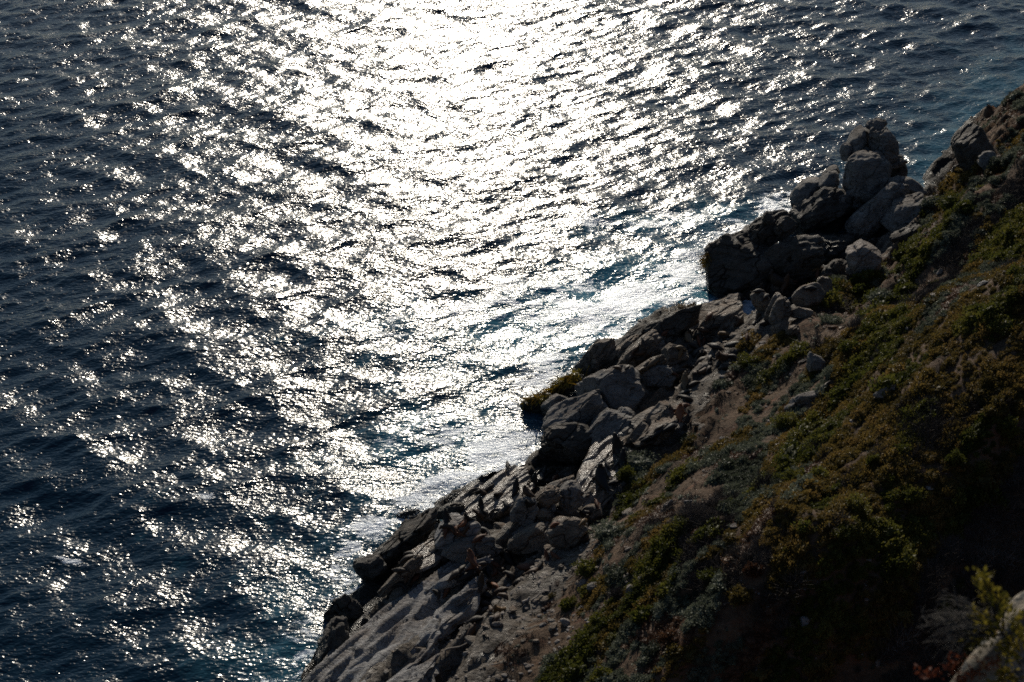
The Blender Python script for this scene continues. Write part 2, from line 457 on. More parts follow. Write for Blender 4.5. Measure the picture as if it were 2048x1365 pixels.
def sea_material():
    k = NT("sea_water")
    P = k.pos()
    F_ = k.attr("foam"); A_ = k.attr("aer")
    lace = k.noise(k.pos((0.75, 1.4, 1), R(-15)), 0.6, 9, 0.7, 0.8)
    fine = k.noise(P, 6.0, 5, 0.75, 0.5)
    thr = k.math('ADD', k.math('MULTIPLY', k.math('SUBTRACT', lace, 0.5), 3.4), k.math('MULTIPLY', k.math('SUBTRACT', fine, 0.5), 0.7))
    fm = k.math('SUBTRACT', k.math('ADD', F_, thr), 0.53)
    fm = k.ramp(fm, [(0.0, 0.0), (0.12, 0.45), (0.5, 1.0)])
    fm = k.math('MULTIPLY', fm, k.ramp(F_, [(0.08, 0.0), (0.3, 1.0)]))
    an = k.ramp(k.math('ADD', A_, k.math('MULTIPLY', k.math('SUBTRACT', k.noise(P, 0.35, 4, 0.6), 0.5), 1.0)), [(0.2, 0.0), (0.95, 1.0)])
    base = k.mix(an, (0.004, 0.019, 0.036), (0.05, 0.19, 0.26))
    base = k.mix(k.math('MULTIPLY', fm, 0.92), base, (0.68, 0.80, 0.95))
    r1 = k.noise(k.pos((0.8, 1.5, 1), R(-32)), 3.0, 1, 0.5)
    r2 = k.noise(k.pos((0.7, 1.4, 1), R(-32)), 9.5, 1, 0.5)
    gust = k.ramp(k.noise(k.pos((0.6, 1.2, 1), R(-20)), 0.2, 4, 0.6), [(0.36, 0.45), (0.64, 1.0)])
    n1 = k.bump(r1, 0.078, 1.0)
    x = k.n("ShaderNodeBump"); x.inputs["Distance"].default_value = 0.024
    k.l(r2, x.inputs["Height"]); k.l(gust, x.inputs["Strength"]); k.l(n1, x.inputs["Normal"])
    n4 = k.n("ShaderNodeBump"); n4.inputs["Distance"].default_value = 0.085
    k.l(fine, n4.inputs["Height"]); k.l(fm, n4.inputs["Strength"]); k.l(x.outputs[0], n4.inputs["Normal"])
    nrm = n4.outputs[0]
    di = k.n("ShaderNodeBsdfDiffuse"); k.l(base, di.inputs["Color"]); k.l(nrm, di.inputs["Normal"])
    gl = k.n("ShaderNodeBsdfAnisotropic", distribution='BECKMANN')
    k.l(k.mix(fm, 0.15, 0.36), gl.inputs["Roughness"]); k.l(nrm, gl.inputs["Normal"]); gl.inputs["Color"].default_value = (1, 1, 1, 1)
    g2 = k.n("ShaderNodeBsdfAnisotropic", distribution='BECKMANN')
    k.l(k.mix(fm, 0.29, 0.5), g2.inputs["Roughness"]); k.l(nrm, g2.inputs["Normal"]); g2.inputs["Color"].default_value = (1, 1, 1, 1)
    gm = k.n("ShaderNodeMixShader"); gm.inputs[0].default_value = 0.38; k.l(gl.outputs[0], gm.inputs[1]); k.l(g2.outputs[0], gm.inputs[2])
    fr = k.n("ShaderNodeFresnel"); fr.inputs["IOR"].default_value = 1.333; k.l(nrm, fr.inputs["Normal"])
    mx = k.n("ShaderNodeMixShader"); k.l(k.math('ADD', fr.outputs[0], k.math('MULTIPLY', fm, 0.055), clamp=True), mx.inputs[0]); k.l(di.outputs[0], mx.inputs[1]); k.l(gm.outputs[0], mx.inputs[2])
    k.l(mx.outputs[0], k.out.inputs[0])
    return k.m
M_SEA = sea_material()
sea = link("sea", sea_me, M_SEA, kind="structure")
# ------------------------------------------------------------------ rocks
def icosphere(level):
    t = (1 + 5 ** 0.5) / 2
    V = [(-1, t, 0), (1, t, 0), (-1, -t, 0), (1, -t, 0), (0, -1, t), (0, 1, t), (0, -1, -t), (0, 1, -t), (t, 0, -1), (t, 0, 1), (-t, 0, -1), (-t, 0, 1)]
    F = [(0, 11, 5), (0, 5, 1), (0, 1, 7), (0, 7, 10), (0, 10, 11), (1, 5, 9), (5, 11, 4), (11, 10, 2), (10, 7, 6), (7, 1, 8), (3, 9, 4), (3, 4, 2), (3, 2, 6), (3, 6, 8), (3, 8, 9), (4, 9, 5), (2, 4, 11), (6, 2, 10), (8, 6, 7), (9, 8, 1)]
    V = np.array(V, float); F = np.array(F)
    V /= np.linalg.norm(V, axis=1)[:, None]
    for _ in range(level):
        E = np.concatenate([F[:, [0, 1]], F[:, [1, 2]], F[:, [2, 0]]]); E.sort(1)
        U, inv = np.unique(E, axis=0, return_inverse=True); inv = inv.ravel()
        M = V[U[:, 0]] + V[U[:, 1]]; M /= np.linalg.norm(M, axis=1)[:, None]
        n = len(V); m = len(F)
        a, b, c = n + inv[:m], n + inv[m:2 * m], n + inv[2 * m:]
        V = np.vstack([V, M])
        F = np.vstack([np.stack([F[:, 0], a, c], 1), np.stack([F[:, 1], b, a], 1), np.stack([F[:, 2], c, b], 1), np.stack([a, b, c], 1)])
    return V, F
ICO = {i: icosphere(i) for i in (1, 2, 3, 4, 5, 6)}
ROCK_GEO = []
def rock_mesh(name, axes, level, seed, sq=2.5, lump=0.16, groove=0.0, gdir=(0, 1, 0.3), gfreq=3.0, rough=0.05, cuts=9, furrow=0.0):
    D, F = ICO[level]
    r = np.random.default_rng(seed)
    off = r.uniform(-50, 50, 3)
    p = np.abs(D) ** sq
    rad = p.sum(1) ** (-1 / sq)
    rad = rad * (1 + lump * fbm(D * 1.25 + off, 3, seed))
    # a few plane cuts along joints give faces and blunt edges
    for i in range(cuts):
        n = r.normal(size=3); n /= np.linalg.norm(n)
        d = r.uniform(0.66, 0.92)
        c = D @ n
        lim = np.where(c > 0.05, d / np.maximum(c, 0.05), 9.0)
        e = 0.06
        hh = np.clip(0.5 + 0.5 * (lim - rad) / e, 0, 1)
        rad = lim * (1 - hh) + rad * hh - e * hh * (1 - hh)
    if groove:
        g = np.array(gdir, float); g /= np.linalg.norm(g)
        ph = (D * rad[:, None]) @ g * gfreq + 0.7 * fbm(D * 1.6 + off, 3, seed + 5)
        fr = np.abs(ph - np.round(ph))
        rad = rad - groove * np.exp(-(fr / 0.11) ** 2) * (0.5 + 0.5 * vnoise(D * 2.2 + off, seed + 9))
        rad = rad + groove * 0.5 * np.sin(ph * 6.28) * 0.35
    L = D * rad[:, None]
    W = L @ np.array([list(a) for a in axes])
    # weathered surface in metres, so big and small rocks carry the same grain
    nrm = D / 1.0
    Wa = np.stack([(W[:, 0] * 0.6 + W[:, 1] * 0.8) * 0.38, (-W[:, 0] * 0.8 + W[:, 1] * 0.6) * 1.1, W[:, 2]], -1)
    cr = np.abs(fbm(Wa * 0.8 + off, 3, seed + 3))
    size = float(np.mean([Vector(a).length for a in axes]))
    disp = rough * min(1.6, 0.45 + size) * (fbm(Wa * 0.9 + off, 4, seed + 1, 0.5) * 1.1 - 2.2 * np.exp(-(cr / 0.06) ** 2))
    if furrow:
        Wf = np.stack([Wa[:, 0] * 0.30, Wa[:, 1] * 0.75, Wa[:, 2] * 0.3], -1)
        f1 = fbm(Wf + off, 3, seed + 21, 0.55)
        disp = disp + furrow * (0.8 * f1 + 0.7 * (1 - 2 * np.abs(fbm(Wf * (1.0, 2.0, 1.0) + off, 2, seed + 22))) - 0.3)
    Wn = nrm @ np.linalg.inv(np.array([list(a) for a in axes])).T
    Wn /= np.linalg.norm(Wn, axis=1)[:, None]
    W = W + Wn * disp[:, None]
    return W, F
SLAB_N = Vector((-0.24, 0.10, 1)).normalized()
def rock_axes(u, v, a, b, ang, dist, mode, depth, n=None):
    m = dist / FPX
    ca, sa = math.cos(R(ang)), math.sin(R(ang))
    d = ray(u, v)
    if mode == 'b':
        ax = (CX * ca + CY * sa) * (a * m); ay = (-CX * sa + CY * ca) * (b * m)
        return [ax, ay, d * (depth * m * math.sqrt(a * b))]
    n = n or SLAB_N
    T1 = Vector((1, 0, -n.x / n.z)); T2 = Vector((0, 1, -n.y / n.z))
    J = np.array([[T1.dot(CX), T2.dot(CX)], [T1.dot(CY), T2.dot(CY)]])
    Ji = np.linalg.inv(J)
    o = []
    for px, py in ((a * ca, a * sa), (-b * sa, b * ca)):
        q = Ji @ np.array([px * m, py * m]); o.append(T1 * q[0] + T2 * q[1])
    return [o[0], o[1], n * (depth * m * b)]
_rk = [100]
def rock(name, u, v, a, b, ang=0, mode='b', depth=0.9, mat=None, level=4, sink=0.85, push=0.0, z=None, parent=None, label=None, cat='rock', group=None, nrm=None, **kw):
    """a rock whose outline in the photograph is an ellipse a x b about u,v; it stands where the ground lies under its foot"""
    _rk[0] += 1
    foot = min(hill_hit(u, v + sink * b * (1 if mode == 'b' else 0.2))[2], (at_z(u, v + sink * b, 0.0) - CAMP).length)
    dist = foot + push if z is None else (at_z(u, v, z) - CAMP).length
    c = CAMP + ray(u, v) * dist
    ax = rock_axes(u, v, a, b, ang, dist, mode, depth, nrm)
    W, F = rock_mesh(name, ax, level, _rk[0], **kw)
    zmin = W[:, 2].min()
    base = Vector((c.x, c.y, c.z + zmin)) if parent is None else c
    me = mesh_from(name, W + np.array(c - base), F)
    o = link(name, me, mat or M_ROCK, None, label, cat if parent is None else None, group)
    o.location = base
    if parent is not None:
        o.parent = parent; o.location = base - parent.location
    ROCK_GEO.append((W + np.array(c), F))
    return o

# the sea stack: a heap of rounded granite boulders on a dark base
zb = at_z(1735, 470, 0.0)
stack = empty("sea_stack", zb, "tall stack of rounded grey granite boulders rising above the surf beside the hill", "rock stack")
def sp(u, v, a, b, ang=0, z=6, **kw):
    kw.setdefault("mat", M_STACK); kw.setdefault("depth", 0.95); kw.setdefault("sq", 2.3); kw.setdefault("lump", 0.13); kw.setdefault("rough", 0.045); kw.setdefault("groove", 0.0)
    return rock(kw.pop("name", "boulder"), u, v, a, b, ang, z=z, parent=stack, **kw)
STK = lambda u, v, yy: None
# heights chosen so that all pieces stand within a few metres of one another in depth
def zfor(v, dep=0.0):
    """height of the point seen at row v on the upright plane through the stack's foot"""
    d = ray(1735, v); t = (zb.y + dep) / d.y
    return CAM_H + d.z * t
for (u, v, a, b, ang, dep, lv, kw) in [
    (1752, 250, 22, 14, 15, 7, 4, {}), (1768, 290, 33, 42, 10, 6, 5, dict(groove=0.05, gdir=(0.1, 1, 0.2), gfreq=2.2)),
    (1712, 284, 21, 33, -28, 6, 4, {}), (1692, 303, 12, 20, -10, 5, 4, {}), (1726, 304, 17, 10, 20, 5.5, 3, {}), (1730, 280, 16, 26, 0, 7, 4, {}),
    (1778, 325, 40, 17, -5, 5.5, 4, dict(groove=0.07, gdir=(0, 1, 0), gfreq=2.5)), (1793, 345, 24, 42, 10, 7, 4, dict(mat=M_DARK)),
    (1735, 356, 58, 52, 12, 3.5, 5, dict(groove=0.03, gfreq=1.6)), (1660, 348, 22, 14, 35, 5, 4, {}), (1618, 388, 40, 30, 38, 3.5, 5, {}),
    (1655, 366, 26, 24, 60, 3.5, 4, {}), (1680, 402, 21, 17, 10, 1.5, 4, {}), (1643, 392, 15, 15, 0, 2, 3, {}), (1662, 425, 18, 13, 30, 1, 3, {}),
    (1610, 430, 34, 24, 20, 2.5, 4, {}), (1700, 400, 34, 34, 0, 2.5, 4, {}),
    (1752, 425, 92, 36, 50, 0.5, 5, dict(groove=0.02)), (1812, 372, 42, 17, -18, 2, 4, {}), (1822, 440, 50, 60, -25, -1.0, 5, dict(groove=0.02)),
    (1862, 420, 26, 30, 20, -0.5, 4, {}), (1775, 455, 60, 45, 40, 0.5, 4, dict(mat=M_DARK)),
]:
    sp(u, v, a, b, ang, zfor(v, dep), level=lv, **kw)
for (u, v, a, b, ang, dep, kw) in [(1640, 480, 90, 62, 25, 2.5, {}), (1700, 450, 90, 66, 30, 3.5, {}), (1690, 525, 90, 40, 5, -1.5, {}), (1760, 380, 60, 60, 0, 7, {}), (1610, 460, 40, 34, 0, 2, {}), (1655, 520, 110, 52, 12, -2.5, {}), (1870, 450, 40, 40, 30, -1, {}), (1630, 425, 70, 44, 25, 1.5, {}), (1690, 555, 80, 30, 5, -4.5, {}), (1600, 500, 60, 50, 10, 0, {})]:
    sp(u, v, a, b, ang, zfor(v, dep), name="base_rock", level=5, mat=M_DARK, lump=0.22, rough=0.09, groove=0.05)

def rk(label, u, v, a, b, ang=0, name="rock", **kw):
    return rock(name, u, v, a, b, ang, label=label, **kw)
D_ = dict(mat=M_DARK, lump=0.2, rough=0.09, groove=0.05)
P_ = dict(mat=M_PALE)
# headland below the stack
rk("blunt dark headland rock with surf breaking on its left tip", 1482, 528, 84, 62, 22, name="headland_rock", level=6, depth=1.1, z=1.2, cuts=8, gdir=(0.6, 1, 0.2), gfreq=2.6, **D_)
rk("jagged dark rock with a pointed crest behind the blunt headland", 1540, 462, 46, 34, 30, name="headland_rock", level=5, z=3.2, cuts=7, **D_)
rk("small pointed dark pinnacle on top of the headland ridge", 1537, 438, 14, 17, 20, level=3, z=4.8, cuts=6, sq=2.0, **D_)
rk("low dark rock between the pinnacle and the boulder stack", 1570, 450, 24, 20, 25, level=4, z=4.2, **D_)
rk("dark block in shade where the headland meets the cleft", 1585, 520, 60, 42, 15, level=5, z=2.2, **D_)
# rocks of the upper right skyline
rk("large shaded grey rock jutting from the hill edge above the water at upper right", 1948, 302, 38, 50, 30, level=5, push=2.0, mat=M_DARK, groove=0.03)  # backlit grey rock, its shade put into a darker rock colour
rk("grey knob of rock below the large skyline rock, among scrub", 1974, 325, 22, 22, 10, level=4, push=1.0, mat=M_STACK)
rk("mossy low rock at the foot of the skyline rock", 1915, 345, 20, 14, 20, level=3, push=1.0, mat=M_DARK)
rk("dark rock with a white top at the hill edge below the stack", 1812, 472, 34, 18, 25, level=4, mat=M_DARK)
rk("tan rounded boulder capped with earth at the hill edge below the stack", 1728, 515, 36, 38, 35, level=5, mat=M_STONE, groove=0.03)
rk("low tan rock with a dark skirt left of the earth capped boulder", 1708, 540, 16, 14, 30, level=3, mat=M_STONE)
# boulders among the upper seal colony
for t in [("grey boulder at the seaward end of the upper seal ledge", 1514, 574, 26, 24, 30), ("hunched dark boulder beside the surf inlet", 1498, 590, 16, 12, 30),
          ("boulder under the small group of seals above the inlet", 1560, 580, 34, 22, 20), ("rounded grey boulder with a dark seal lying on top", 1616, 594, 30, 25, 5),
          ("flat topped brown block wedged below the round grey boulder", 1600, 626, 26, 15, 8), ("tall twin lobed boulder, left lobe, under the colony ledge", 1546, 618, 15, 34, -20),
          ("tall twin lobed boulder, right lobe, under the colony ledge", 1562, 626, 20, 32, -18), ("grey upright rock against the bare earth slope", 1648, 580, 20, 26, -25),
          ("slanting block left of the twin lobed boulder", 1522, 604, 18, 22, 20), ("low brown boulder at the top of the bare earth strip", 1560, 656, 18, 11, 20),
          ("small grey boulder beside the bare earth strip", 1585, 662, 14, 12, 35), ("brown rock right of the reddish seal above the inlet", 1620, 566, 16, 12, 10),
          ("low ledge of brown rock at the top of the colony", 1655, 556, 34, 10, 15)]:
    rk(*t, level=4, groove=0.03, depth=0.9)
rk("broad knobbly rock ledge running down to the surf inlet", 1432, 640, 84, 40, 28, name="rock_ledge", level=6, depth=1.0, groove=0.06, gfreq=4.0, rough=0.09, mode='s', lump=0.2, furrow=0.3)
rk("pale lit crest of rock above the yellow kelp", 1450, 607, 46, 13, 18, level=5, groove=0.06, rough=0.08)
rk("streaky grey rock above the golden brown sleeping seal", 1442, 645, 22, 26, -20, level=4, groove=0.05)
rk("dark rough rock at the water between the kelp and the slabs", 1352, 646, 60, 24, 33, level=5, **D_)
rk("long dark ridge of rock sloping to the water, upper of two", 1300, 664, 62, 17, 33, level=5, **D_)
rk("long dark ridge of rock sloping to the water, lower of two", 1250, 690, 60, 20, 38, level=5, **D_)
rk("egg shaped grey boulder with a sunlit tan cap", 1312, 688, 19, 24, 20, level=5, mat=M_STACK, groove=0.0)
rk("dark grey round boulder near the top of the middle ledge", 1345, 645, 16, 18, 0, level=4, mat=M_STACK)
rk("thin pale flake of rock lying below the egg shaped boulder", 1330, 696, 17, 4, 0, level=3, mat=M_PALE)
# middle headland
rk("steep dark slab whose left face drops straight into the water", 1190, 722, 52, 30, 50, name="rock_slab", level=5, groove=0.07, gdir=(0.1, 1, 0.2), gfreq=2.2, mat=M_ROCK)
rk("long narrow sunlit slab rising up the middle headland", 1228, 720, 70, 15, 42, name="rock_slab", level=5, groove=0.06, gdir=(0, 1, 0), gfreq=1.8)
rk("broad seal covered slab on top of the middle headland", 1272, 712, 62, 28, 38, name="rock_slab", level=5, groove=0.06, gdir=(0.2, 1, 0), gfreq=2.4)
rk("brown slab below the thin pale flake", 1300, 733, 44, 14, 28, name="rock_slab", level=4, groove=0.05)
rk("rounded slab with a shaded knob in the middle of the colony", 1350, 712, 32, 24, 30, level=5, groove=0.03)
rk("banded boulder with a pale lit edge", 1316, 757, 32, 27, 15, level=5, mat=M_STACK, groove=0.05, gdir=(0, 1, 0), gfreq=2.4)
rk("blocky grey rock right of the banded boulder", 1356, 748, 34, 20, 5, level=4, groove=0.04)
rk("great domed boulder with a brown flat top on the middle headland", 1222, 792, 64, 60, 30, name="boulder", level=6, depth=1.0, groove=0.035, gdir=(0.2, 1, 0.1), gfreq=1.8, cuts=7, mat=M_STACK)
rk("sloping grey buttress falling from the domed boulder to the water", 1148, 835, 74, 46, 42, level=6, depth=0.9, groove=0.05, gdir=(0.3, 1, 0.1), gfreq=2.2, cuts=8, mat=M_STACK)
rk("craggy grey rock behind the kelp covered point", 1120, 815, 34, 30, 25, level=5, cuts=8, groove=0.05, mat=M_STACK)
rk("overhung foot of the middle headland above the foam, coloured dark as shade", 1145, 893, 66, 42, -12, level=6, depth=1.0, z=1.6, cuts=8, **D_)  # black shade at the cliff base, carried by the dark rock colour
rk("shaded rock wall between the domed boulder and the lit ramp", 1222, 862, 62, 42, 40, level=5, depth=0.9, z=2.6, cuts=7, mat=M_STACK, groove=0.04)
rk("low dark point of rock draped in yellow kelp", 1072, 806, 30, 19, 20, level=5, **D_)
rk("dark kelp covered ridge leading up from the point", 1120, 776, 56, 18, 33, level=5, **D_)
rk("brown stepped ledge with seals at its upper end", 1312, 800, 78, 26, 24, name="rock_ledge", level=6, depth=0.8, groove=0.05, gdir=(0, 1, 0.4), gfreq=2.4, mode='s', furrow=0.2)
rk("lower brown ledge streaked with white near the orange seal", 1302, 848, 78, 26, 24, name="rock_ledge", level=6, depth=0.8, groove=0.05, gdir=(0, 1, 0.4), gfreq=2.4, mode='s', furrow=0.2)
rk("blue grey lobes of rock at the seaward end of the brown ledges", 1248, 845, 26, 30, 40, level=5, mat=M_STACK, groove=0.03)
# lower bay
rk("long lit brown ramp of rock where a tall dark seal stands", 1222, 925, 100, 40, 52, name="rock_ramp", level=6, depth=0.5, mat=M_WET, nrm=Vector((-0.15, 0.02, 1)).normalized(), groove=0.04, gdir=(0.2, 1, 0), gfreq=2.6, mode='s', lump=0.1, furrow=0.15)
rk("pale blotched rock at the head of the lit ramp", 1212, 878, 24, 12, 32, level=4, mat=M_PALE, groove=0.05)
rk("wet low shelf awash with glittering foam, with upright seals", 1040, 962, 125, 32, 12, name="rock_shelf", level=6, depth=0.3, z=0.35, nrm=Vector((-0.04, 0.0, 1)).normalized(), groove=0.05, gdir=(0.1, 1, 0), gfreq=3.5, mode='s', mat=M_WET, lump=0.2, furrow=0.2)
rk("wet sunlit shelf behind the seal huddles", 985, 1000, 84, 34, 25, name="rock_shelf", level=6, depth=0.35, z=1.2, nrm=Vector((-0.08, 0.0, 1)).normalized(), groove=0.05, gfreq=3, mode='s', mat=M_WET, furrow=0.2)
rk("brown rock at the edge of the surf with seals on its back", 932, 995, 34, 20, 15, level=5, groove=0.05, **{k: D_[k] for k in ("lump", "rough")})
rk("grey dome split by a crack with a dark seal on top", 1050, 1026, 28, 36, -25, level=5, mat=M_STACK, groove=0.04, gdir=(1, 0.1, 0), gfreq=1.2)
rk("smooth sunlit rock behind the split dome", 1092, 998, 34, 22, 25, level=5, groove=0.03)
rk("leaning wedge of dark grey rock beside the lit ramp", 1140, 995, 30, 34, -25, level=5, mat=M_STACK)
rk("narrow brown rock on the near side of the glittering shelf", 1112, 975, 46, 13, 32, level=4)
rk("small tan boulder between the split dome and the flat pale slab", 1088, 1030, 15, 13, 5, level=4)
rk("small pale upright rock right of the tan boulder", 1105, 1018, 8, 14, 0, level=3, mat=M_PALE)
rk("flat pale grey slab with a rippled wet face", 1060, 1057, 42, 15, 26, name="rock_slab", level=5, depth=0.6, mat=M_PALE, mode='s', sq=3.2)
rk("rough brown boulder with an orange seal resting on it", 1138, 1066, 44, 36, 20, level=5, depth=0.9, cuts=7, groove=0.04)
rk("dark brown wedge shaped boulder in shadow below the flat pale slab", 1066, 1082, 48, 28, 25, level=5, depth=0.8, cuts=7, groove=0.02)
rk("brown rock at the lower end of the lit ramp", 1182, 1030, 34, 22, 10, level=4)
rk("smooth white flanked rock under a huddle of reddish seals", 908, 1072, 50, 38, 35, level=6, depth=0.9, mat=M_PALE, groove=0.03, gdir=(0.3, 1, 0.2), gfreq=2)
rk("wedge topped boulder with a reddish seal lying along its crest", 942, 1102, 56, 27, 14, level=6, depth=0.7, mat=M_STACK, groove=0.03, cuts=6)
rk("dark block below the wedge boulder", 885, 1108, 26, 18, 0, level=4, mat=M_DARK)
rk("long black rock ridge with surf along its outer side", 803, 1086, 98, 32, 38, name="rock_ridge", level=6, depth=0.9, z=1.2, gdir=(0, 1, 0), gfreq=2.5, cuts=7, **D_)
rk("dark blunt end of the black ridge above the blowing spray", 742, 1138, 28, 34, 40, level=5, z=0.8, **D_)
rk("dark rock plugging the gap between the black ridge and the white flanked rock", 893, 1026, 34, 18, 25, level=4, z=0.9, **D_)
rk("lone dark rock awash in the surf off the black ridge", 820, 1026, 24, 9, 15, level=4, z=0.1, **D_)
rk("wet pale hollow of rock between the ridge and the white flanked rock", 848, 1112, 48, 22, 28, level=5, depth=0.5, mat=M_WET, nrm=Vector((-0.08, 0.0, 1)).normalized(), mode='s')
rk("thin dark ribs of rock above the big pale slab", 805, 1150, 62, 16, 40, level=5, groove=0.07, gdir=(0, 1, 0), gfreq=2.2)
# the big pale slab at lower left
rk("huge smooth pale granite slab streaked with long furrows at the water's edge", 800, 1238, 200, 70, 36, name="granite_slab", level=6, depth=0.26, z=1.5, nrm=Vector((-0.40, 0.24, 1)).normalized(), mat=M_PALE, groove=0.05, gdir=(0.10, 1, 0.1), gfreq=4.2, mode='s', lump=0.15, sq=2.2, cuts=0, furrow=0.42)
rk("lower tongue of the pale granite slab cut off by the picture's lower edge", 765, 1352, 150, 60, 40, name="granite_slab", level=6, depth=0.28, z=1.9, nrm=Vector((-0.40, 0.24, 1)).normalized(), mat=M_PALE, groove=0.055, gdir=(0.12, 1, 0.1), gfreq=3.6, mode='s', lump=0.15, sq=2.2, cuts=0, furrow=0.42)
rk("vertical sea face under the huge pale slab, painted black as shade, upper part", 688, 1232, 36, 34, 42, name="sea_cliff", level=5, depth=0.9, z=0.4, cuts=6, **D_)  # shade on the slab's seaward side, put in as near-black rock colour
rk("vertical sea face under the huge pale slab, painted black as shade, lower part", 662, 1312, 30, 74, -12, name="sea_cliff", level=5, depth=0.9, z=0.3, cuts=6, **D_)  # same painted shade, continued down the slab's side
rk("trampled brown ledge under the big huddle of seals", 1015, 1150, 100, 34, 22, name="rock_ledge", level=6, depth=0.3, z=2.2, nrm=Vector((-0.16, 0.04, 1)).normalized(), groove=0.05, gdir=(0.2, 1, 0), gfreq=3, mode='s', lump=0.14, mat=M_ROCK, furrow=0.25)
rk("dark rock filling the cleft between the headland and the upper ledge", 1602, 552, 66, 24, 8, level=5, z=0.9, **D_)
rk("dark shaded rock in the cleft under the earth capped boulder", 1675, 545, 40, 22, 10, level=4, z=1.6, **D_)
rk("furrowed pale rib rising from the big slab toward the seal huddle", 905, 1160, 90, 15, 30, name="granite_slab", level=5, depth=0.7, mat=M_PALE, groove=0.05, gdir=(0, 1, 0), gfreq=1.6)
rk("low pale rib half buried in brown soil right of the big slab", 905, 1212, 70, 12, 36, name="granite_slab", level=5, depth=0.6, mat=M_PALE, groove=0.04, gdir=(0, 1, 0), gfreq=1.4)
# small broken rock filling the gaps between the big rocks of the shore: one uncountable mass
def rubble_field(name, mat, n, smin, smax, size_lo, size_hi, seed, ulo=-15, uhi=50, ylo=40, yhi=128, kind="stuff"):
    r = np.random.default_rng(seed)
    P = np.stack([r.uniform(ulo, uhi, n * 9), r.uniform(ylo, yhi, n * 9)], -1)
    s = coast_sd(P[:, 0], P[:, 1])
    dens = fbm(np.stack([P[:, 0] * 0.25, P[:, 1] * 0.25, s * 0], -1), 3, seed + 2)
    m = (s > smin) & (s < smax) & (edge_sd(P[:, 0], P[:, 1]) * (1 if smin > 0 else -1) > (-4 if ulo > -10 else 0 if smin > 0 else -1.5)) & (dens > -0.25) & ~((P[:, 0] > 26) & (P[:, 1] > 100) & (s > 1.5))
    P = P[m][:n]
    h = terrain_h(P[:, 0], P[:, 1])
    protos = [rock_mesh("p", [Vector((1, 0, 0)), Vector((0, 1, 0)), Vector((0, 0, 0.7))], 2, seed * 10 + i, cuts=9, lump=0.25, rough=0.0) for i in range(8)]
    VV, FF, o = [], [], 0
    for (x, y), z in zip(P, h):
        v, f = protos[r.integers(8)]
        sz = size_lo * (size_hi / size_lo) ** (r.uniform() ** 2.2)
        a = r.uniform(0, 6.28); c, sn = math.cos(a), math.sin(a)
        q = v * sz * r.uniform(0.7, 1.3, 3) * (1, 1, 0.55)
        q = np.stack([q[:, 0] * c - q[:, 1] * sn, q[:, 0] * sn + q[:, 1] * c, q[:, 2]], -1) + (x, y, z + 0.12 * sz)
        VV.append(q); FF.append(f + o); o += len(q)
    return link(name, mesh_from(name, np.concatenate(VV), np.concatenate(FF)), mat, kind=kind)
rubble_field("shore_rubble", M_ROCK, 900, -1.5, 14, 0.09, 0.36, 31)
rubble_field("loose_stones", M_STONE, 1300, 2, 36, 0.035, 0.22, 32, ylo=34)

rubble_field("scattered_gravel", M_STONE, 1500, 2, 16, 0.03, 0.17, 33, ulo=-8, uhi=6, ylo=48, yhi=72)

# ------------------------------------------------------------------ vegetation
def leafy_clump(seed, n=260, rx=0.5, ry=0.38, rz=0.34, leaf=0.075, twig=0):
    """a mound of leaf-sized faces spread through its outer shell, over a rough dome"""
    r = np.random.default_rng(seed)
    d = r.normal(size=(n, 3)); d[:, 2] = np.abs(d[:, 2]); d /= np.linalg.norm(d, axis=1)[:, None]
    lob = 1 + 0.35 * fbm(d * 2.2 + seed, 2, seed)
    rad = (0.72 + 0.38 * r.uniform(size=n)) * lob
    c = d * rad[:, None] * (rx, ry, rz)
    up = d + r.normal(size=(n, 3)) * 0.55 + (0, 0, 0.5); up /= np.linalg.norm(up, axis=1)[:, None]
    t = np.cross(up, r.normal(size=(n, 3))); t /= np.linalg.norm(t, axis=1)[:, None]
    b = np.cross(up, t)
    L = leaf * r.uniform(0.6, 1.4, n)[:, None]
    # each leaf: a folded pair of triangles standing along its own growth direction
    V = np.stack([c - t * L * 0.45, c + up * L * 0.9 + b * L * 0.3, c + t * L * 0.45, c - up * L * 0.3 - b * L * 0.25], 1).reshape(-1, 3)
    F = np.concatenate([np.stack([np.arange(n) * 4, np.arange(n) * 4 + 2, np.arange(n) * 4 + 1], 1), np.stack([np.arange(n) * 4, np.arange(n) * 4 + 3, np.arange(n) * 4 + 2], 1)])
    D, Fi = ICO[2]
    dm = D.copy(); dm[:, 2] = np.maximum(dm[:, 2], -0.2)
    core = dm * (0.74 * (1 + 0.3 * fbm(dm * 2.2 + seed, 2, seed)))[:, None] * (rx, ry, rz)
    F = np.vstack([F, Fi + len(V)]); V = np.vstack([V, core])
    return V, F
def twiggy_clump(seed, n=230, h=0.5, spread=0.5, th=0.011):
    r = np.random.default_rng(seed)
    base = np.concatenate([r.normal(size=(n, 2)) * spread * 0.35, np.zeros((n, 1)) - 0.05], 1)
    dirs = np.concatenate([r.normal(size=(n, 2)) * 0.75, np.ones((n, 1))], 1); dirs /= np.linalg.norm(dirs, axis=1)[:, None]
    ln = h * r.uniform(0.4, 1.1, n)
    start = base + dirs * (ln * r.uniform(0, 0.5, n))[:, None]
    tip = start + dirs * ln[:, None] * 0.7 + r.normal(size=(n, 3)) * 0.06
    side = np.cross(dirs, r.normal(size=(n, 3))); side /= np.linalg.norm(side, axis=1)[:, None]
    s2 = np.cross(dirs, side)
    V = np.stack([start + side * th, start - side * th * 0.5 + s2 * th * 0.87, start - side * th * 0.5 - s2 * th * 0.87, tip], 1).reshape(-1, 3)
    i = np.arange(n)[:, None] * 4
    F = np.concatenate([i + np.array([0, 1, 3]), i + np.array([1, 2, 3]), i + np.array([2, 0, 3])])
    return V, F
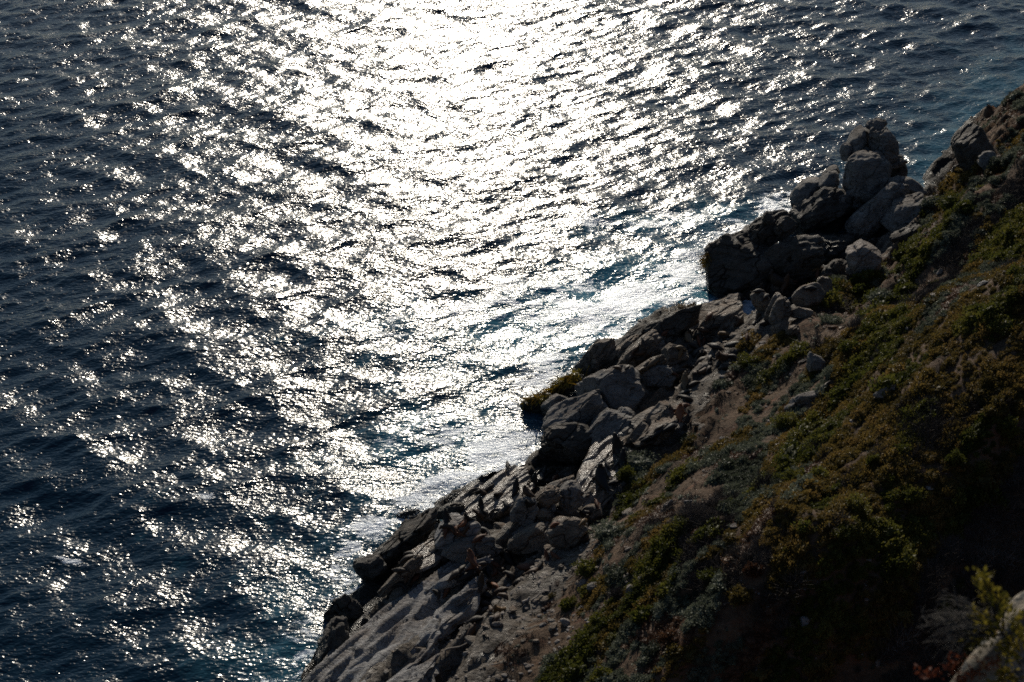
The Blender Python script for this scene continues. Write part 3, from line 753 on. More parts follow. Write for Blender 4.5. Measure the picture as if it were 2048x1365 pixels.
def scatter(name, mat, protos, P, yaw, scl, seed):
    """many small clumps instanced on points: one uncountable carpet"""
    r = np.random.default_rng(seed)
    me = bpy.data.meshes.new(name)
    me.vertices.add(len(P)); me.vertices.foreach_set("co", P.astype(np.float32).ravel())
    rot = np.stack([r.normal(size=len(P)) * 0.15, r.normal(size=len(P)) * 0.15, yaw], -1)
    for nm, arr, typ in (("rot", rot, 'FLOAT_VECTOR'), ("scl", scl, 'FLOAT_VECTOR'), ("pick", r.integers(0, len(protos), len(P)), 'INT')):
        a = me.attributes.new(nm, typ, 'POINT')
        if typ == 'INT': a.data.foreach_set("value", arr.astype(np.int32))
        else: a.data.foreach_set("vector", arr.astype(np.float32).ravel())
    o = link(name, me, mat, kind="stuff")
    ng = bpy.data.node_groups.new(name, 'GeometryNodeTree')
    ng.interface.new_socket("Geometry", in_out='INPUT', socket_type='NodeSocketGeometry')
    ng.interface.new_socket("Geometry", in_out='OUTPUT', socket_type='NodeSocketGeometry')
    N, Lk = ng.nodes, ng.links
    gi, go = N.new("NodeGroupInput"), N.new("NodeGroupOutput")
    jo = N.new("GeometryNodeJoinGeometry")
    for i, (V, F) in enumerate(protos):
        pm = mesh_from(name + "_clump", V, F, smooth=False); pm.materials.append(mat)
        po = bpy.data.objects.new(name + "_clump", pm)
        oi = N.new("GeometryNodeObjectInfo"); oi.inputs["Object"].default_value = po; oi.inputs["As Instance"].default_value = True
        Lk.new(oi.outputs["Geometry"], jo.inputs[0])
    ip = N.new("GeometryNodeInstanceOnPoints")
    ip.inputs["Pick Instance"].default_value = True
    def na(nm, typ):
        x = N.new("GeometryNodeInputNamedAttribute"); x.data_type = typ; x.inputs["Name"].default_value = nm; return x.outputs["Attribute"]
    e2 = N.new("FunctionNodeEulerToRotation"); Lk.new(na("rot", 'FLOAT_VECTOR'), e2.inputs[0])
    Lk.new(gi.outputs[0], ip.inputs["Points"]); Lk.new(jo.outputs[0], ip.inputs["Instance"])
    Lk.new(na("pick", 'INT'), ip.inputs["Instance Index"]); Lk.new(e2.outputs[0], ip.inputs["Rotation"]); Lk.new(na("scl", 'FLOAT_VECTOR'), ip.inputs["Scale"])
    Lk.new(ip.outputs[0], go.inputs[0])
    md = o.modifiers.new("scatter", 'NODES'); md.node_group = ng
    return o

# where each kind of cover grows: grey saltbush low down, olive heath above, dry brush in the shaded gully
sp_ = 0.31
px_, py_ = np.meshgrid(np.arange(-9, 62, sp_), np.arange(24, 146, sp_))
VP = np.stack([px_.ravel(), py_.ravel()], -1) + rng.uniform(-0.5, 0.5, (px_.size, 2)) * sp_
VS = coast_sd(VP[:, 0], VP[:, 1]); VE = edge_sd(VP[:, 0], VP[:, 1])
m = (VE > -0.5) & (VS < 75); VP, VS, VE = VP[m], VS[m], VE[m]
VH = terrain_h(VP[:, 0], VP[:, 1], True, VS)
pc = np.stack([VP[:, 0], VP[:, 1], VH - CAM_H], -1)
zc = pc @ np.array(CZ); uu = 1024 + FPX * (pc @ np.array(CX)) / zc; vv = 682.5 - FPX * (pc @ np.array(CY)) / zc
m = (uu < 2500) & (vv < 1750) & (zc > 12) & (uu > 500)
VP, VS, VE, VH = VP[m], VS[m], VE[m], VH[m]
VS = VE + 9.5
ca_, cb_ = VP[:, 0] * 0.6 + VP[:, 1] * 0.8, -VP[:, 0] * 0.8 + VP[:, 1] * 0.6
zz0 = np.zeros(len(VP))
nA = fbm(np.stack([ca_ * 0.10, cb_ * 0.35, zz0], -1), 4, 71)
nB = fbm(np.stack([ca_ * 0.25, cb_ * 0.7, zz0 + 5], -1), 4, 72)
nC = fbm(np.stack([ca_ * 0.07, cb_ * 0.14, zz0 + 9], -1), 3, 73)
nD = fbm(np.stack([ca_ * 0.5, cb_ * 1.1, zz0 + 2], -1), 3, 74)
qv = (VP[:, 0] - 8) * 0.676 - (VP[:, 1] - 40) * 0.737
cover = np.clip(VE / 8, 0, 1) * 1.05 - 0.42 + 0.75 * nB + 0.35 * nD
grow = cover > -0.02
up = np.clip((VS - 17 + 7 * nA) / 6, 0, 1)
kindv = np.where(up > 0.5, 1, 0)
kindv = np.where((kindv == 1) & (nB + 0.6 * nC > 0.38), 2, kindv)
kindv = np.where((kindv == 0) & (nA + 0.4 * nD > 0.55), 2, kindv)
kindv = np.where((kindv == 0) & (nB - 0.3 * nD > 0.5), 1, kindv)
kindv = np.where((kindv == 0) & (nD - 0.5 * nA > 0.62), 4, kindv)
kindv = np.where((kindv == 0) & (nC - 0.5 * nB > 0.55), 3, kindv)
kindv = np.where((kindv == 1) & (nD - 0.3 * nB > 0.9), 3, kindv)
kindv = np.where((qv > -8.5 + 4 * nC) & (nB < 0.9), 3, kindv)
kindv = np.where((qv > -8) & (nD > 0.95), 2, kindv)
def species(i, name, mat, protos, smin, smax, seed, zsq=1.0):
    m = grow & (kindv == i)
    r = np.random.default_rng(seed)
    n = int(m.sum())
    s = r.uniform(smin, smax, n) * (0.9 + 0.45 * nD[m].clip(-1, 1)) * np.where(r.uniform(size=n) > 0.93, 1.5, 1.0)
    yaw = math.atan2(0.8, 0.6) + r.normal(size=n) * 0.45
    scl = np.stack([s * r.uniform(1.0, 1.5, n), s, s * zsq * r.uniform(0.7, 1.3, n)], -1)
    P = np.stack([VP[m, 0], VP[m, 1], VH[m] - 0.04], -1)
    return scatter(name, mat, protos, P, yaw, scl, seed)
species(0, "grey_saltbush_cover", M_GREY, [leafy_clump(i, 240, leaf=0.085) for i in (1, 2, 3)], 0.45, 0.85, 81)
species(1, "olive_heath_cover", M_OLIVE, [leafy_clump(i, 240, leaf=0.09) for i in (4, 5, 6)], 0.42, 0.85, 82)
species(2, "green_heath_cover", M_GREEN, [leafy_clump(i, 260, rz=0.42, leaf=0.09) for i in (7, 8, 9)], 0.42, 0.9, 83)
species(3, "dry_brush_cover", M_TWIG, [twiggy_clump(i) for i in (10, 11, 12)], 0.6, 1.2, 84)
species(4, "rusty_succulent_cover", M_RUST, [leafy_clump(i, 200, rz=0.16, leaf=0.06) for i in (13, 14)], 0.35, 0.65, 85)
# thin dry growth between the mounds, so no earth lies quite bare
_g = grow.copy(); _r = np.random.default_rng(91); _pick = _r.uniform(size=len(grow))
grow = (~_g) & (VE > 0.2) & (_pick < 0.62); _k = kindv; kindv = np.where(_pick < 0.34, 5, np.where(_pick < 0.5, 6, 7))
species(5, "dry_grass", M_TWIG, [twiggy_clump(i, 60, 0.35, 0.3) for i in (20, 21)], 0.5, 1.0, 86)
species(6, "brown_ground_plants", M_RUST, [leafy_clump(i, 90, rz=0.2, leaf=0.06) for i in (22, 23)], 0.25, 0.5, 87)
species(7, "small_grey_plants", M_GREY, [leafy_clump(i, 90, rz=0.28, leaf=0.07) for i in (24, 25)], 0.22, 0.5, 88)
# ------------------------------------------------------------------ finding the solid ground under a sight line
_V, _F, _o = [], [], 0
for V_, F_ in ROCK_GEO:
    _V.append(V_); _F.append(F_ + _o); _o += len(V_)
BVH_ROCK = BVHTree.FromPolygons(np.concatenate(_V).tolist(), np.concatenate(_F).tolist())
def ground(u, v):
    d = ray(u, v)
    a = BVH_ROCK.ray_cast(CAMP, d); b = BVH_HILL.ray_cast(CAMP, d)
    c = [x for x in (a, b) if x[0] is not None]
    if not c: return at_z(u, v, 0.1), Vector((0, 0, 1))
    h = min(c, key=lambda x: x[3])
    n = h[1] if h[1].z > 0 else -h[1]
    return h[0], n
def drop(p):
    """the highest solid surface under a point"""
    o = Vector((p.x, p.y, p.z + 1.2))
    c = [x for x in (BVH_ROCK.ray_cast(o, Vector((0, 0, -1))), BVH_HILL.ray_cast(o, Vector((0, 0, -1)))) if x[0] is not None]
    return max((x[0].z for x in c), default=p.z)

# ------------------------------------------------------------------ fur seals
def skin_mesh(name, pts, edges, radii, sub=2):
    me = bpy.data.meshes.new(name)
    me.from_pydata(pts, edges, [])
    o = bpy.data.objects.new(name, me); COL.objects.link(o)
    md = o.modifiers.new("skin", 'SKIN'); md.use_smooth_shade = True
    for i, r in enumerate(radii):
        sv = me.skin_vertices[0].data[i]
        sv.radius = r if isinstance(r, tuple) else (r, r)
        sv.use_root = (i == 3)
    ss = o.modifiers.new("sub", 'SUBSURF'); ss.levels = sub; ss.render_levels = sub
    dg = bpy.context.evaluated_depsgraph_get(); dg.update()
    ev = o.evaluated_get(dg)
    out = bpy.data.meshes.new_from_object(ev)
    bpy.data.objects.remove(o); bpy.data.meshes.remove(me)
    out.name = name
    out.polygons.foreach_set("use_smooth", np.full(len(out.polygons), True))
    return out
def seal_pts(spine, fl=0.34, spread=1.0, fore=None, hind=None):
    """spine: nine points nose to hips in metres; flippers branch from shoulders and hips of the same surface"""
    rad = [0.055, 0.115, 0.135, 0.19, 0.285, 0.31, 0.265, 0.17, 0.085]
    pts = [tuple(p) for p in spine]; E = [(i, i + 1) for i in range(8)]; R_ = list(rad)
    s = Vector(spine[4]); hip = Vector(spine[8]); dirn = (Vector(spine[8]) - Vector(spine[7])).normalized()
    f = fore or [(-0.12, 0.30, 0.06), (-0.12, -0.30, 0.06)]
    for k, (dx, dy, z) in enumerate(f):
        a = (s.x + dx * 0.3, s.y + dy * 0.75, max(0.05, s.z * 0.55)); b = (s.x + dx - 0.1, s.y + dy * 1.35, z); c = (s.x + dx - 0.28, s.y + dy * 1.6, z - 0.01)
        n = len(pts); pts += [a, b, c]; E += [(4, n), (n, n + 1), (n + 1, n + 2)]; R_ += [0.10, (0.085, 0.05), (0.05, 0.022)]
    for sgn in (1, -1):
        side = Vector((-dirn.y, dirn.x, 0)) * sgn
        a = hip + dirn * 0.14 + side * 0.08; b = hip + dirn * 0.32 + side * 0.17
        a.z = b.z = 0.05
        n = len(pts); pts += [tuple(a), tuple(b)]; E += [(8, n), (n, n + 1)]; R_ += [(0.055, 0.05), (0.045, 0.022)]
    return pts, E, R_
SEAL = {}
def mk(key, *a, **k): SEAL[key] = skin_mesh("fur_seal", *seal_pts(*a, **k))
# body along +x: nose at the front
mk("flat", [(1.02, 0, .10), (.90, .0, .13), (.74, .01, .15), (.55, .02, .19), (.30, .02, .23), (0, 0, .23), (-.30, -.03, .19), (-.56, -.05, .13), (-.72, -.06, .09)])
mk("curl", [(.72, .52, .10), (.70, .40, .13), (.66, .26, .16), (.52, .10, .20), (.30, .0, .23), (.02, -.04, .24), (-.26, .0, .20), (-.48, .12, .13), (-.58, .25, .09)])
mk("up", [(.50, 0, 1.22), (.36, 0, 1.20), (.30, 0, 1.04), (.30, 0, .82), (.24, 0, .52), (.06, 0, .31), (-.20, 0, .23), (-.46, .03, .16), (-.62, .05, .09)], fore=[(0.2, 0.24, .05), (0.2, -0.24, .05)])
mk("look", [(.90, .10, .74), (.78, .05, .72), (.70, .02, .60), (.56, 0, .44), (.32, 0, .31), (.02, 0, .25), (-.28, -.02, .20), (-.54, -.05, .13), (-.70, -.07, .09)], fore=[(0.12, 0.30, .05), (0.12, -0.30, .05)])
mk("back", [(.30, .0, 1.02), (.36, 0, .92), (.42, 0, .78), (.38, 0, .60), (.26, 0, .42), (.04, 0, .28), (-.24, -.04, .21), (-.48, -.10, .14), (-.62, -.18, .09)], fore=[(0.2, 0.28, .05), (0.2, -0.28, .05)])
mk("side", [(1.0, .06, .12), (.88, .05, .16), (.73, .03, .17), (.54, 0, .20), (.30, -.02, .24), (0, -.02, .25), (-.30, .02, .20), (-.55, .08, .13), (-.70, .12, .09)], fore=[(-0.05, 0.10, .52), (-0.12, -0.30, .06)])
def fur_material():
    k = NT("seal_fur")
    oi = k.n("ShaderNodeObjectInfo")
    n = k.noise(k.pos(obj=True), 5.0, 5, 0.7)
    col = k.mix(1.0, oi.outputs["Color"], k.ramp(n, [(0.3, 0.55), (0.65, 1.25)]), 'MULTIPLY')
    nrm = k.bump(k.noise(k.pos((1, 1, 1), obj=True), 26.0, 4, 0.7), 0.02, 0.7)
    k.set(Base_Color=col, Roughness=0.55, Normal=nrm, Specular_IOR_Level=0.35, Sheen_Weight=0.06, Sheen_Roughness=0.4)
    k.l(col, k.b.inputs["Sheen Tint"])
    return k.m
M_FUR = fur_material()
for me in SEAL.values(): me.materials.append(M_FUR)
TONES = dict(black=(0.012, 0.010, 0.009), dark=(0.032, 0.02, 0.012), brown=(0.07, 0.036, 0.018), red=(0.11, 0.04, 0.017), tan=(0.13, 0.09, 0.052), gold=(0.13, 0.072, 0.027), orange=(0.18, 0.06, 0.02), grey=(0.065, 0.053, 0.043))
_sr = random.Random(5)
def seal(u, v, size, pose, ang, tone, label, group=None):
    """u,v: where the belly meets the rock; size: body length as seen (px); ang: heading in the picture, degrees counter-clockwise from the right"""
    p, n = ground(u, v)
    dist = (p - CAMP).length
    L = size * dist / FPX
    k = {"up": 1.12, "back": 1.0}.get(pose, 1.75)
    s = min(1.35, max(0.42, L / k))
    o = bpy.data.objects.new("fur_seal", SEAL[pose]); COL.objects.link(o)
    up = (n * 0.55 + Vector((0, 0, 1)) * 0.45).normalized() if pose not in ("up", "back") else (n * 0.2 + Vector((0, 0, 1)) * 0.8).normalized()
    f = Vector((math.cos(R(ang)), math.sin(R(ang)) / 0.55, 0)).normalized()
    f = (f - up * f.dot(up)).normalized()
    M = Matrix((f, up.cross(f), up)).transposed().to_4x4()
    o.matrix_world = Matrix.Translation(p - up * 0.045 * s) @ M @ Matrix.Diagonal((s, s * _sr.uniform(0.95, 1.15), s * _sr.uniform(0.92, 1.08), 1))
    c = TONES[tone]; j = _sr.uniform(0.85, 1.2)
    o.color = (c[0] * j, c[1] * j, c[2] * j, 1)
    tag(o, label, "seal", group or "fur seals resting on the rocks")
    return o
# seals that stand apart: each with its own label
for t in [
    (1238, 908, 40, "up", 110, "black", "tall black seal sitting upright on the top of the lit ramp"),
    (1203, 966, 38, "back", 100, "black", "big black seal sitting with its shadow on the lit ramp, left of the dark lump"),
    (1224, 968, 30, "flat", 15, "black", "dark seal lying low at the right edge of the lit ramp"),
    (1246, 934, 32, "up", 80, "black", "black seal half hidden behind the green mound bush"),
    (1215, 934, 13, "look", 120, "black", "tiny black seal pup alone on the lit ramp"),
    (1260, 908, 20, "flat", 30, "dark", "dark seal beside the tall upright black seal"),
    (1031, 985, 26, "up", 60, "black", "thin black seal standing upright on the glittering wet shelf"),
    (1067, 978, 30, "up", 75, "black", "larger black upright seal on the glittering shelf beside the thin one"),
    (1056, 990, 22, "back", 150, "brown", "brown seal with its head thrown back on the glittering shelf"),
    (995, 990, 20, "look", 200, "dark", "stocky dark seal sitting alone on the bright wet shelf"),
    (1016, 1124, 27, "back", 140, "black", "round black bull seal sitting above the gravelly patch"),
    (1018, 1105, 12, "look", 40, "dark", "small dark seal just behind the round black bull"),
    (1059, 1012, 22, "back", 190, "black", "dark seal perched on top of the split grey dome"),
    (894, 1043, 24, "up", 80, "black", "black seal with a small raised head on the white flanked rock"),
    (936, 1041, 20, "up", 190, "black", "small dark seal sitting upright between the huddles, facing the sea"),
    (963, 1016, 22, "up", 130, "black", "dark upright seal on the crest of the bright shelf"),
    (957, 1030, 32, "side", 160, "brown", "large reddish dark seal lying just below the crest of the bright shelf"),
    (965, 1066, 44, "curl", 170, "black", "huge dark bull lying with an arched back and a deep shadow"),
    (1012, 1015, 32, "curl", 100, "black", "dark seal arched round on the far side of the rock gully"),
    (959, 1078, 32, "flat", 200, "red", "reddish seal lying along the crest of the wedge topped boulder"),
    (1115, 1026, 26, "curl", 170, "dark", "dark brown seal sitting by the small pale upright rock"),
    (1176, 1030, 32, "look", 195, "dark", "dark seal with a raised head at the foot of the lit ramp"),
    (1110, 1050, 26, "curl", 190, "orange", "orange brown seal curled on the rough brown boulder"),
    (1165, 1045, 20, "flat", 30, "gold", "ochre seal lying along the right rim of the rough brown boulder"),
    (1168, 1078, 36, "curl", 35, "dark", "dark arched seal lying at the edge of the scrub below the boulders"),
    (1094, 1118, 16, "up", 110, "red", "reddish seal pointing its nose up beside the shadowed boulder"),
    (1112, 1116, 22, "look", 150, "red", "red brown seal lying with raised head at the edge of the soil slope"),
    (1359, 832, 26, "back", 60, "orange", "plump orange seal sitting at the end of the lower brown ledge"),
    (1366, 813, 30, "flat", 10, "red", "reddish seal stretched out just behind the plump orange one"),
    (1369, 768, 24, "up", 90, "tan", "tan headed seal sitting upright above the brown stepped ledge"),
    (1367, 790, 34, "flat", 5, "black", "dark seal lying straight, upper of two on the stepped ledge"),
    (1374, 800, 36, "flat", 170, "dark", "dark seal lying straight, lower of two on the stepped ledge"),
    (1388, 770, 28, "flat", 190, "dark", "dark seal on gravel right of the upright tan headed seal"),
    (1338, 857, 42, "flat", 20, "black", "long dark seal lying along the scrub edge below the plump orange seal"),
    (1451, 672, 36, "curl", 170, "gold", "large golden brown seal curled below the streaky grey rock"),
    (1470, 692, 38, "flat", 175, "black", "long black seal lying next to the white splashed rock at the colony edge"),
    (1396, 686, 18, "look", 120, "orange", "bright orange brown seal in the heart of the dense colony"),
    (1559, 572, 34, "back", 170, "dark", "hump backed dark bull above the surf inlet"),
    (1568, 574, 24, "up", 60, "brown", "slender seal stretching its neck beside the hump backed bull"),
    (1591, 566, 24, "curl", 30, "red", "reddish curled seal on the boulder group above the inlet"),
    (1635, 554, 24, "look", 60, "red", "reddish seal with raised chest near the top of the upper ledge"),
    (1662, 554, 34, "flat", 175, "brown", "brown seal lying at the far right end of the upper ledge"),
    (1636, 541, 28, "flat", 10, "gold", "light brown seal lying highest on the upper ledge, against the dark cleft"),
    (1620, 578, 28, "flat", 5, "black", "dark seal lying on top of the rounded grey boulder"),
    (1477, 642, 24, "curl", 90, "brown", "shaggy brown seal tucked between the grey rock and the twin lobed boulder"),
    (891, 1186, 18, "look", 60, "red", "reddish seal sitting on the pale rib beside a dark one"),
    (875, 1188, 24, "curl", 150, "dark", "dark crouched seal on the pale rib, left of a reddish one"),
    (801, 1172, 36, "curl", 170, "black", "large dark seal with an arched back at the upper edge of the pale slab"),
    (806, 1131, 40, "flat", 5, "tan", "sandy brown seal lying at the top left of the pale slab"),
    (940, 1268, 36, "look", 50, "brown", "lone brown seal lying diagonally on the soil above the driftwood stick"),
    (950, 1242, 38, "flat", 10, "dark", "dark seal flat on the soil just above the lone diagonal seal"),
    (1000, 1226, 24, "back", 200, "gold", "light brown seal sitting at the right end of the lowest huddle"),
    (961, 1172, 26, "up", 100, "dark", "dark seal with a slim raised neck at the left of the big huddle"),
    (1037, 1166, 36, "curl", 10, "dark", "big dark seal lying alone on soil at the right of the big huddle"),
    (991, 1174, 18, "flat", 140, "orange", "small orange seal squeezed between brown ones in the big huddle"),
    (975, 1193, 36, "side", 175, "black", "large dark seal forming the lower left edge of the big huddle"),
    (1009, 1194, 30, "curl", 160, "brown", "big brown seal forming the lower right edge of the big huddle"),
    (932, 1152, 44, "side", 40, "black", "large dark seal lying up the furrow of the pale rib"),
    (909, 1152, 34, "flat", 25, "dark", "dark seal lying on the pale rib left of the larger one"),
    (1065, 1146, 34, "curl", 15, "brown", "brown seal with a rounded back at the right end of the upper huddle"),
    (1288, 690, 24, "look", 100, "dark", "dark brown seal beside the egg shaped boulder"),
    (1237, 738, 22, "curl", 160, "brown", "brown seal lying alone on the edge of the domed boulder"),
    (1328, 668, 22, "flat", 20, "red", "dark reddish seal above the egg shaped boulder"),
    (1361, 700, 34, "flat", 35, "tan", "tan seal lying up the rounded slab in the colony"),
    (854, 1149, 34, "look", 20, "dark", "dark brown seal with raised head in the wet pale hollow"),
]:
    seal(*t)
# seals in heaps that nothing tells apart share a label within their heap
ORD = "first second third fourth fifth sixth seventh eighth ninth tenth eleventh twelfth thirteenth fourteenth fifteenth sixteenth seventeenth eighteenth nineteenth twentieth".split()
ORD += ["twenty-" + x for x in ORD[:9]] + ["thirtieth"]
TW = dict(black="black", dark="dark", brown="brown", red="reddish", tan="tan", gold="golden", orange="orange", grey="greyish")
PW = dict(flat="lying flat", curl="lying curled", look="lifting its head", back="sitting head back", up="sitting upright", side="lying sideways")
def heap(place, group, items):
    for i, t in enumerate(sorted(items)):
        w_ = TW[t[5]] + " seal " + PW[t[3]] + ", " + ("leftmost" if i == 0 else "rightmost" if i == len(items) - 1 else ORD[i] + " from left") + " " + place
        seal(*t, w_, group)
heap("of the huddle on the white flanked rock", "huddle on the white flanked rock",
     [(898, 1056, 40, "curl", 170, "dark"), (891, 1064, 22, "flat", 60, "red"), (905, 1062, 22, "look", 140, "red"), (914, 1058, 20, "flat", 80, "orange"), (927, 1050, 24, "curl", 30, "orange"),
      (924, 1068, 24, "flat", 20, "brown"), (933, 1057, 20, "side", 60, "brown"), (918, 1066, 20, "flat", 150, "red"), (970, 1026, 22, "flat", 130, "dark")])
heap("at the shelf's seaward corner", "seals at the seaward corner of the shelf",
     [(959, 985, 24, "curl", 10, "dark"), (976, 979, 26, "look", 30, "dark"), (968, 988, 22, "flat", 160, "brown")])
heap("along the back of the glittering shelf", "seals at the back of the shelf",
     [(1094, 966, 34, "flat", 175, "dark"), (1110, 958, 18, "flat", 40, "red"), (1084, 961, 20, "curl", 20, "black"), (1016, 936, 12, "look", 90, "black"), (1089, 946, 14, "look", 60, "black")])
heap("in the thin group above the pale slab", "thin group on the dark ribs",
     [(815, 1119, 34, "flat", 10, "dark"), (820, 1109, 26, "curl", 170, "dark"), (801, 1142, 32, "flat", 175, "dark"), (813, 1155, 16, "look", 250, "brown"), (830, 1158, 14, "flat", 40, "red"), (845, 1162, 22, "flat", 25, "tan"), (872, 1139, 14, "look", 90, "dark")])
heap("in the big huddle above the pale rib", "big huddle above the pale rib",
     [(923, 1140, 24, "flat", 40, "dark"), (944, 1124, 26, "back", 120, "red"), (943, 1135, 30, "flat", 20, "red"), (956, 1146, 28, "back", 240, "brown"), (964, 1129, 24, "flat", 5, "dark"), (977, 1148, 26, "look", 100, "black"),
      (990, 1146, 26, "curl", 80, "red"), (993, 1133, 28, "flat", 160, "red"), (1005, 1141, 24, "curl", 20, "brown"), (1003, 1130, 20, "look", 60, "brown"), (1021, 1153, 34, "curl", 150, "dark"), (1045, 1150, 32, "flat", 30, "dark"),
      (1056, 1137, 42, "flat", 170, "red"), (1079, 1137, 26, "look", 30, "dark"), (1065, 1130, 34, "flat", 5, "brown"), (977, 1168, 36, "curl", 170, "brown"), (974, 1182, 32, "flat", 160, "red"), (1000, 1183, 32, "flat", 10, "brown"), (957, 1114, 18, "curl", 10, "tan")])
heap("in the lowest huddle on bare soil", "lowest huddle on bare soil",
     [(968, 1211, 36, "flat", 170, "dark"), (956, 1224, 26, "curl", 40, "dark"), (968, 1222, 22, "flat", 30, "grey"), (982, 1223, 28, "curl", 60, "brown"), (992, 1237, 22, "flat", 45, "brown")])
heap("between the lit ramp and the scrub", "seals along the scrub edge by the lit ramp",
     [(1195, 1012, 16, "look", 100, "red"), (1181, 1064, 20, "flat", 150, "red"), (1198, 1036, 28, "flat", 25, "dark"), (1210, 1028, 24, "curl", 40, "brown"), (1206, 1018, 18, "flat", 60, "brown")])
heap("in the row above the mound bush", "row above the mound bush",
     [(1293, 879, 28, "flat", 15, "black"), (1305, 875, 30, "curl", 20, "dark"), (1288, 892, 26, "flat", 170, "brown"), (1313, 869, 26, "flat", 25, "black"), (1301, 886, 22, "flat", 10, "dark"), (1317, 860, 30, "flat", 20, "dark")])
heap("on the middle headland's upper slab", "seals on the seal covered slab",
     [(1290, 742, 36, "flat", 30, "tan"), (1305, 726, 34, "flat", 32, "tan"), (1283, 707, 34, "curl", 20, "brown"), (1292, 714, 32, "curl", 10, "brown"), (1282, 720, 34, "curl", 15, "dark"), (1262, 716, 26, "flat", 35, "dark"), (1270, 701, 24, "flat", 30, "brown"), (1361, 744, 28, "flat", 10, "dark"), (1345, 748, 24, "flat", 160, "red"), (1254, 738, 22, "flat", 40, "dark")])
heap("in the colony below the knobbly ledge", "dense colony below the knobbly ledge",
     [(1405, 686, 18, "look", 80, "red"), (1377, 683, 20, "back", 120, "tan"), (1379, 706, 32, "flat", 40, "dark"), (1392, 707, 20, "curl", 200, "grey"), (1403, 711, 22, "back", 250, "grey"), (1414, 707, 24, "curl", 100, "brown"),
      (1432, 696, 34, "flat", 160, "dark"), (1437, 712, 32, "flat", 45, "brown"), (1453, 676, 30, "flat", 5, "dark"), (1484, 680, 24, "flat", 30, "dark"), (1494, 678, 16, "look", 60, "red"), (1466, 716, 30, "curl", 170, "dark"),
      (1447, 720, 28, "back", 200, "brown"), (1441, 728, 34, "flat", 20, "black"), (1449, 737, 32, "flat", 10, "dark"), (1364, 734, 34, "flat", 25, "dark"), (1418, 634, 28, "flat", 40, "red"), (1393, 644, 20, "curl", 60, "brown"),
      (1360, 710, 14, "look", 60, "gold"), (1424, 682, 28, "flat", 170, "brown"), (1386, 693, 26, "flat", 150, "dark"), (1420, 719, 28, "flat", 60, "dark"), (1402, 724, 32, "flat", 15, "dark"), (1385, 738, 36, "flat", 170, "dark"), (1404, 745, 32, "curl", 20, "brown"),
      (1418, 740, 28, "flat", 40, "dark"), (1430, 655, 26, "flat", 10, "dark"), (1408, 662, 28, "flat", 170, "brown"), (1372, 668, 28, "flat", 20, "dark"), (1350, 680, 24, "curl", 60, "dark")])
heap("below the twin lobed boulder", "seals below the twin lobed boulder",
     [(1516, 634, 26, "flat", 45, "brown"), (1521, 639, 24, "curl", 40, "dark"), (1530, 648, 28, "flat", 10, "dark"), (1508, 650, 24, "flat", 30, "dark")])
heap("among boulders above the surf inlet", "seals above the surf inlet",
     [(1516, 584, 28, "flat", 10, "dark"), (1579, 566, 22, "look", 120, "brown"), (1540, 574, 22, "flat", 20, "dark"), (1572, 586, 24, "curl", 60, "dark"), (1606, 560, 20, "flat", 30, "dark"), (1530, 596, 24, "flat", 40, "dark")])

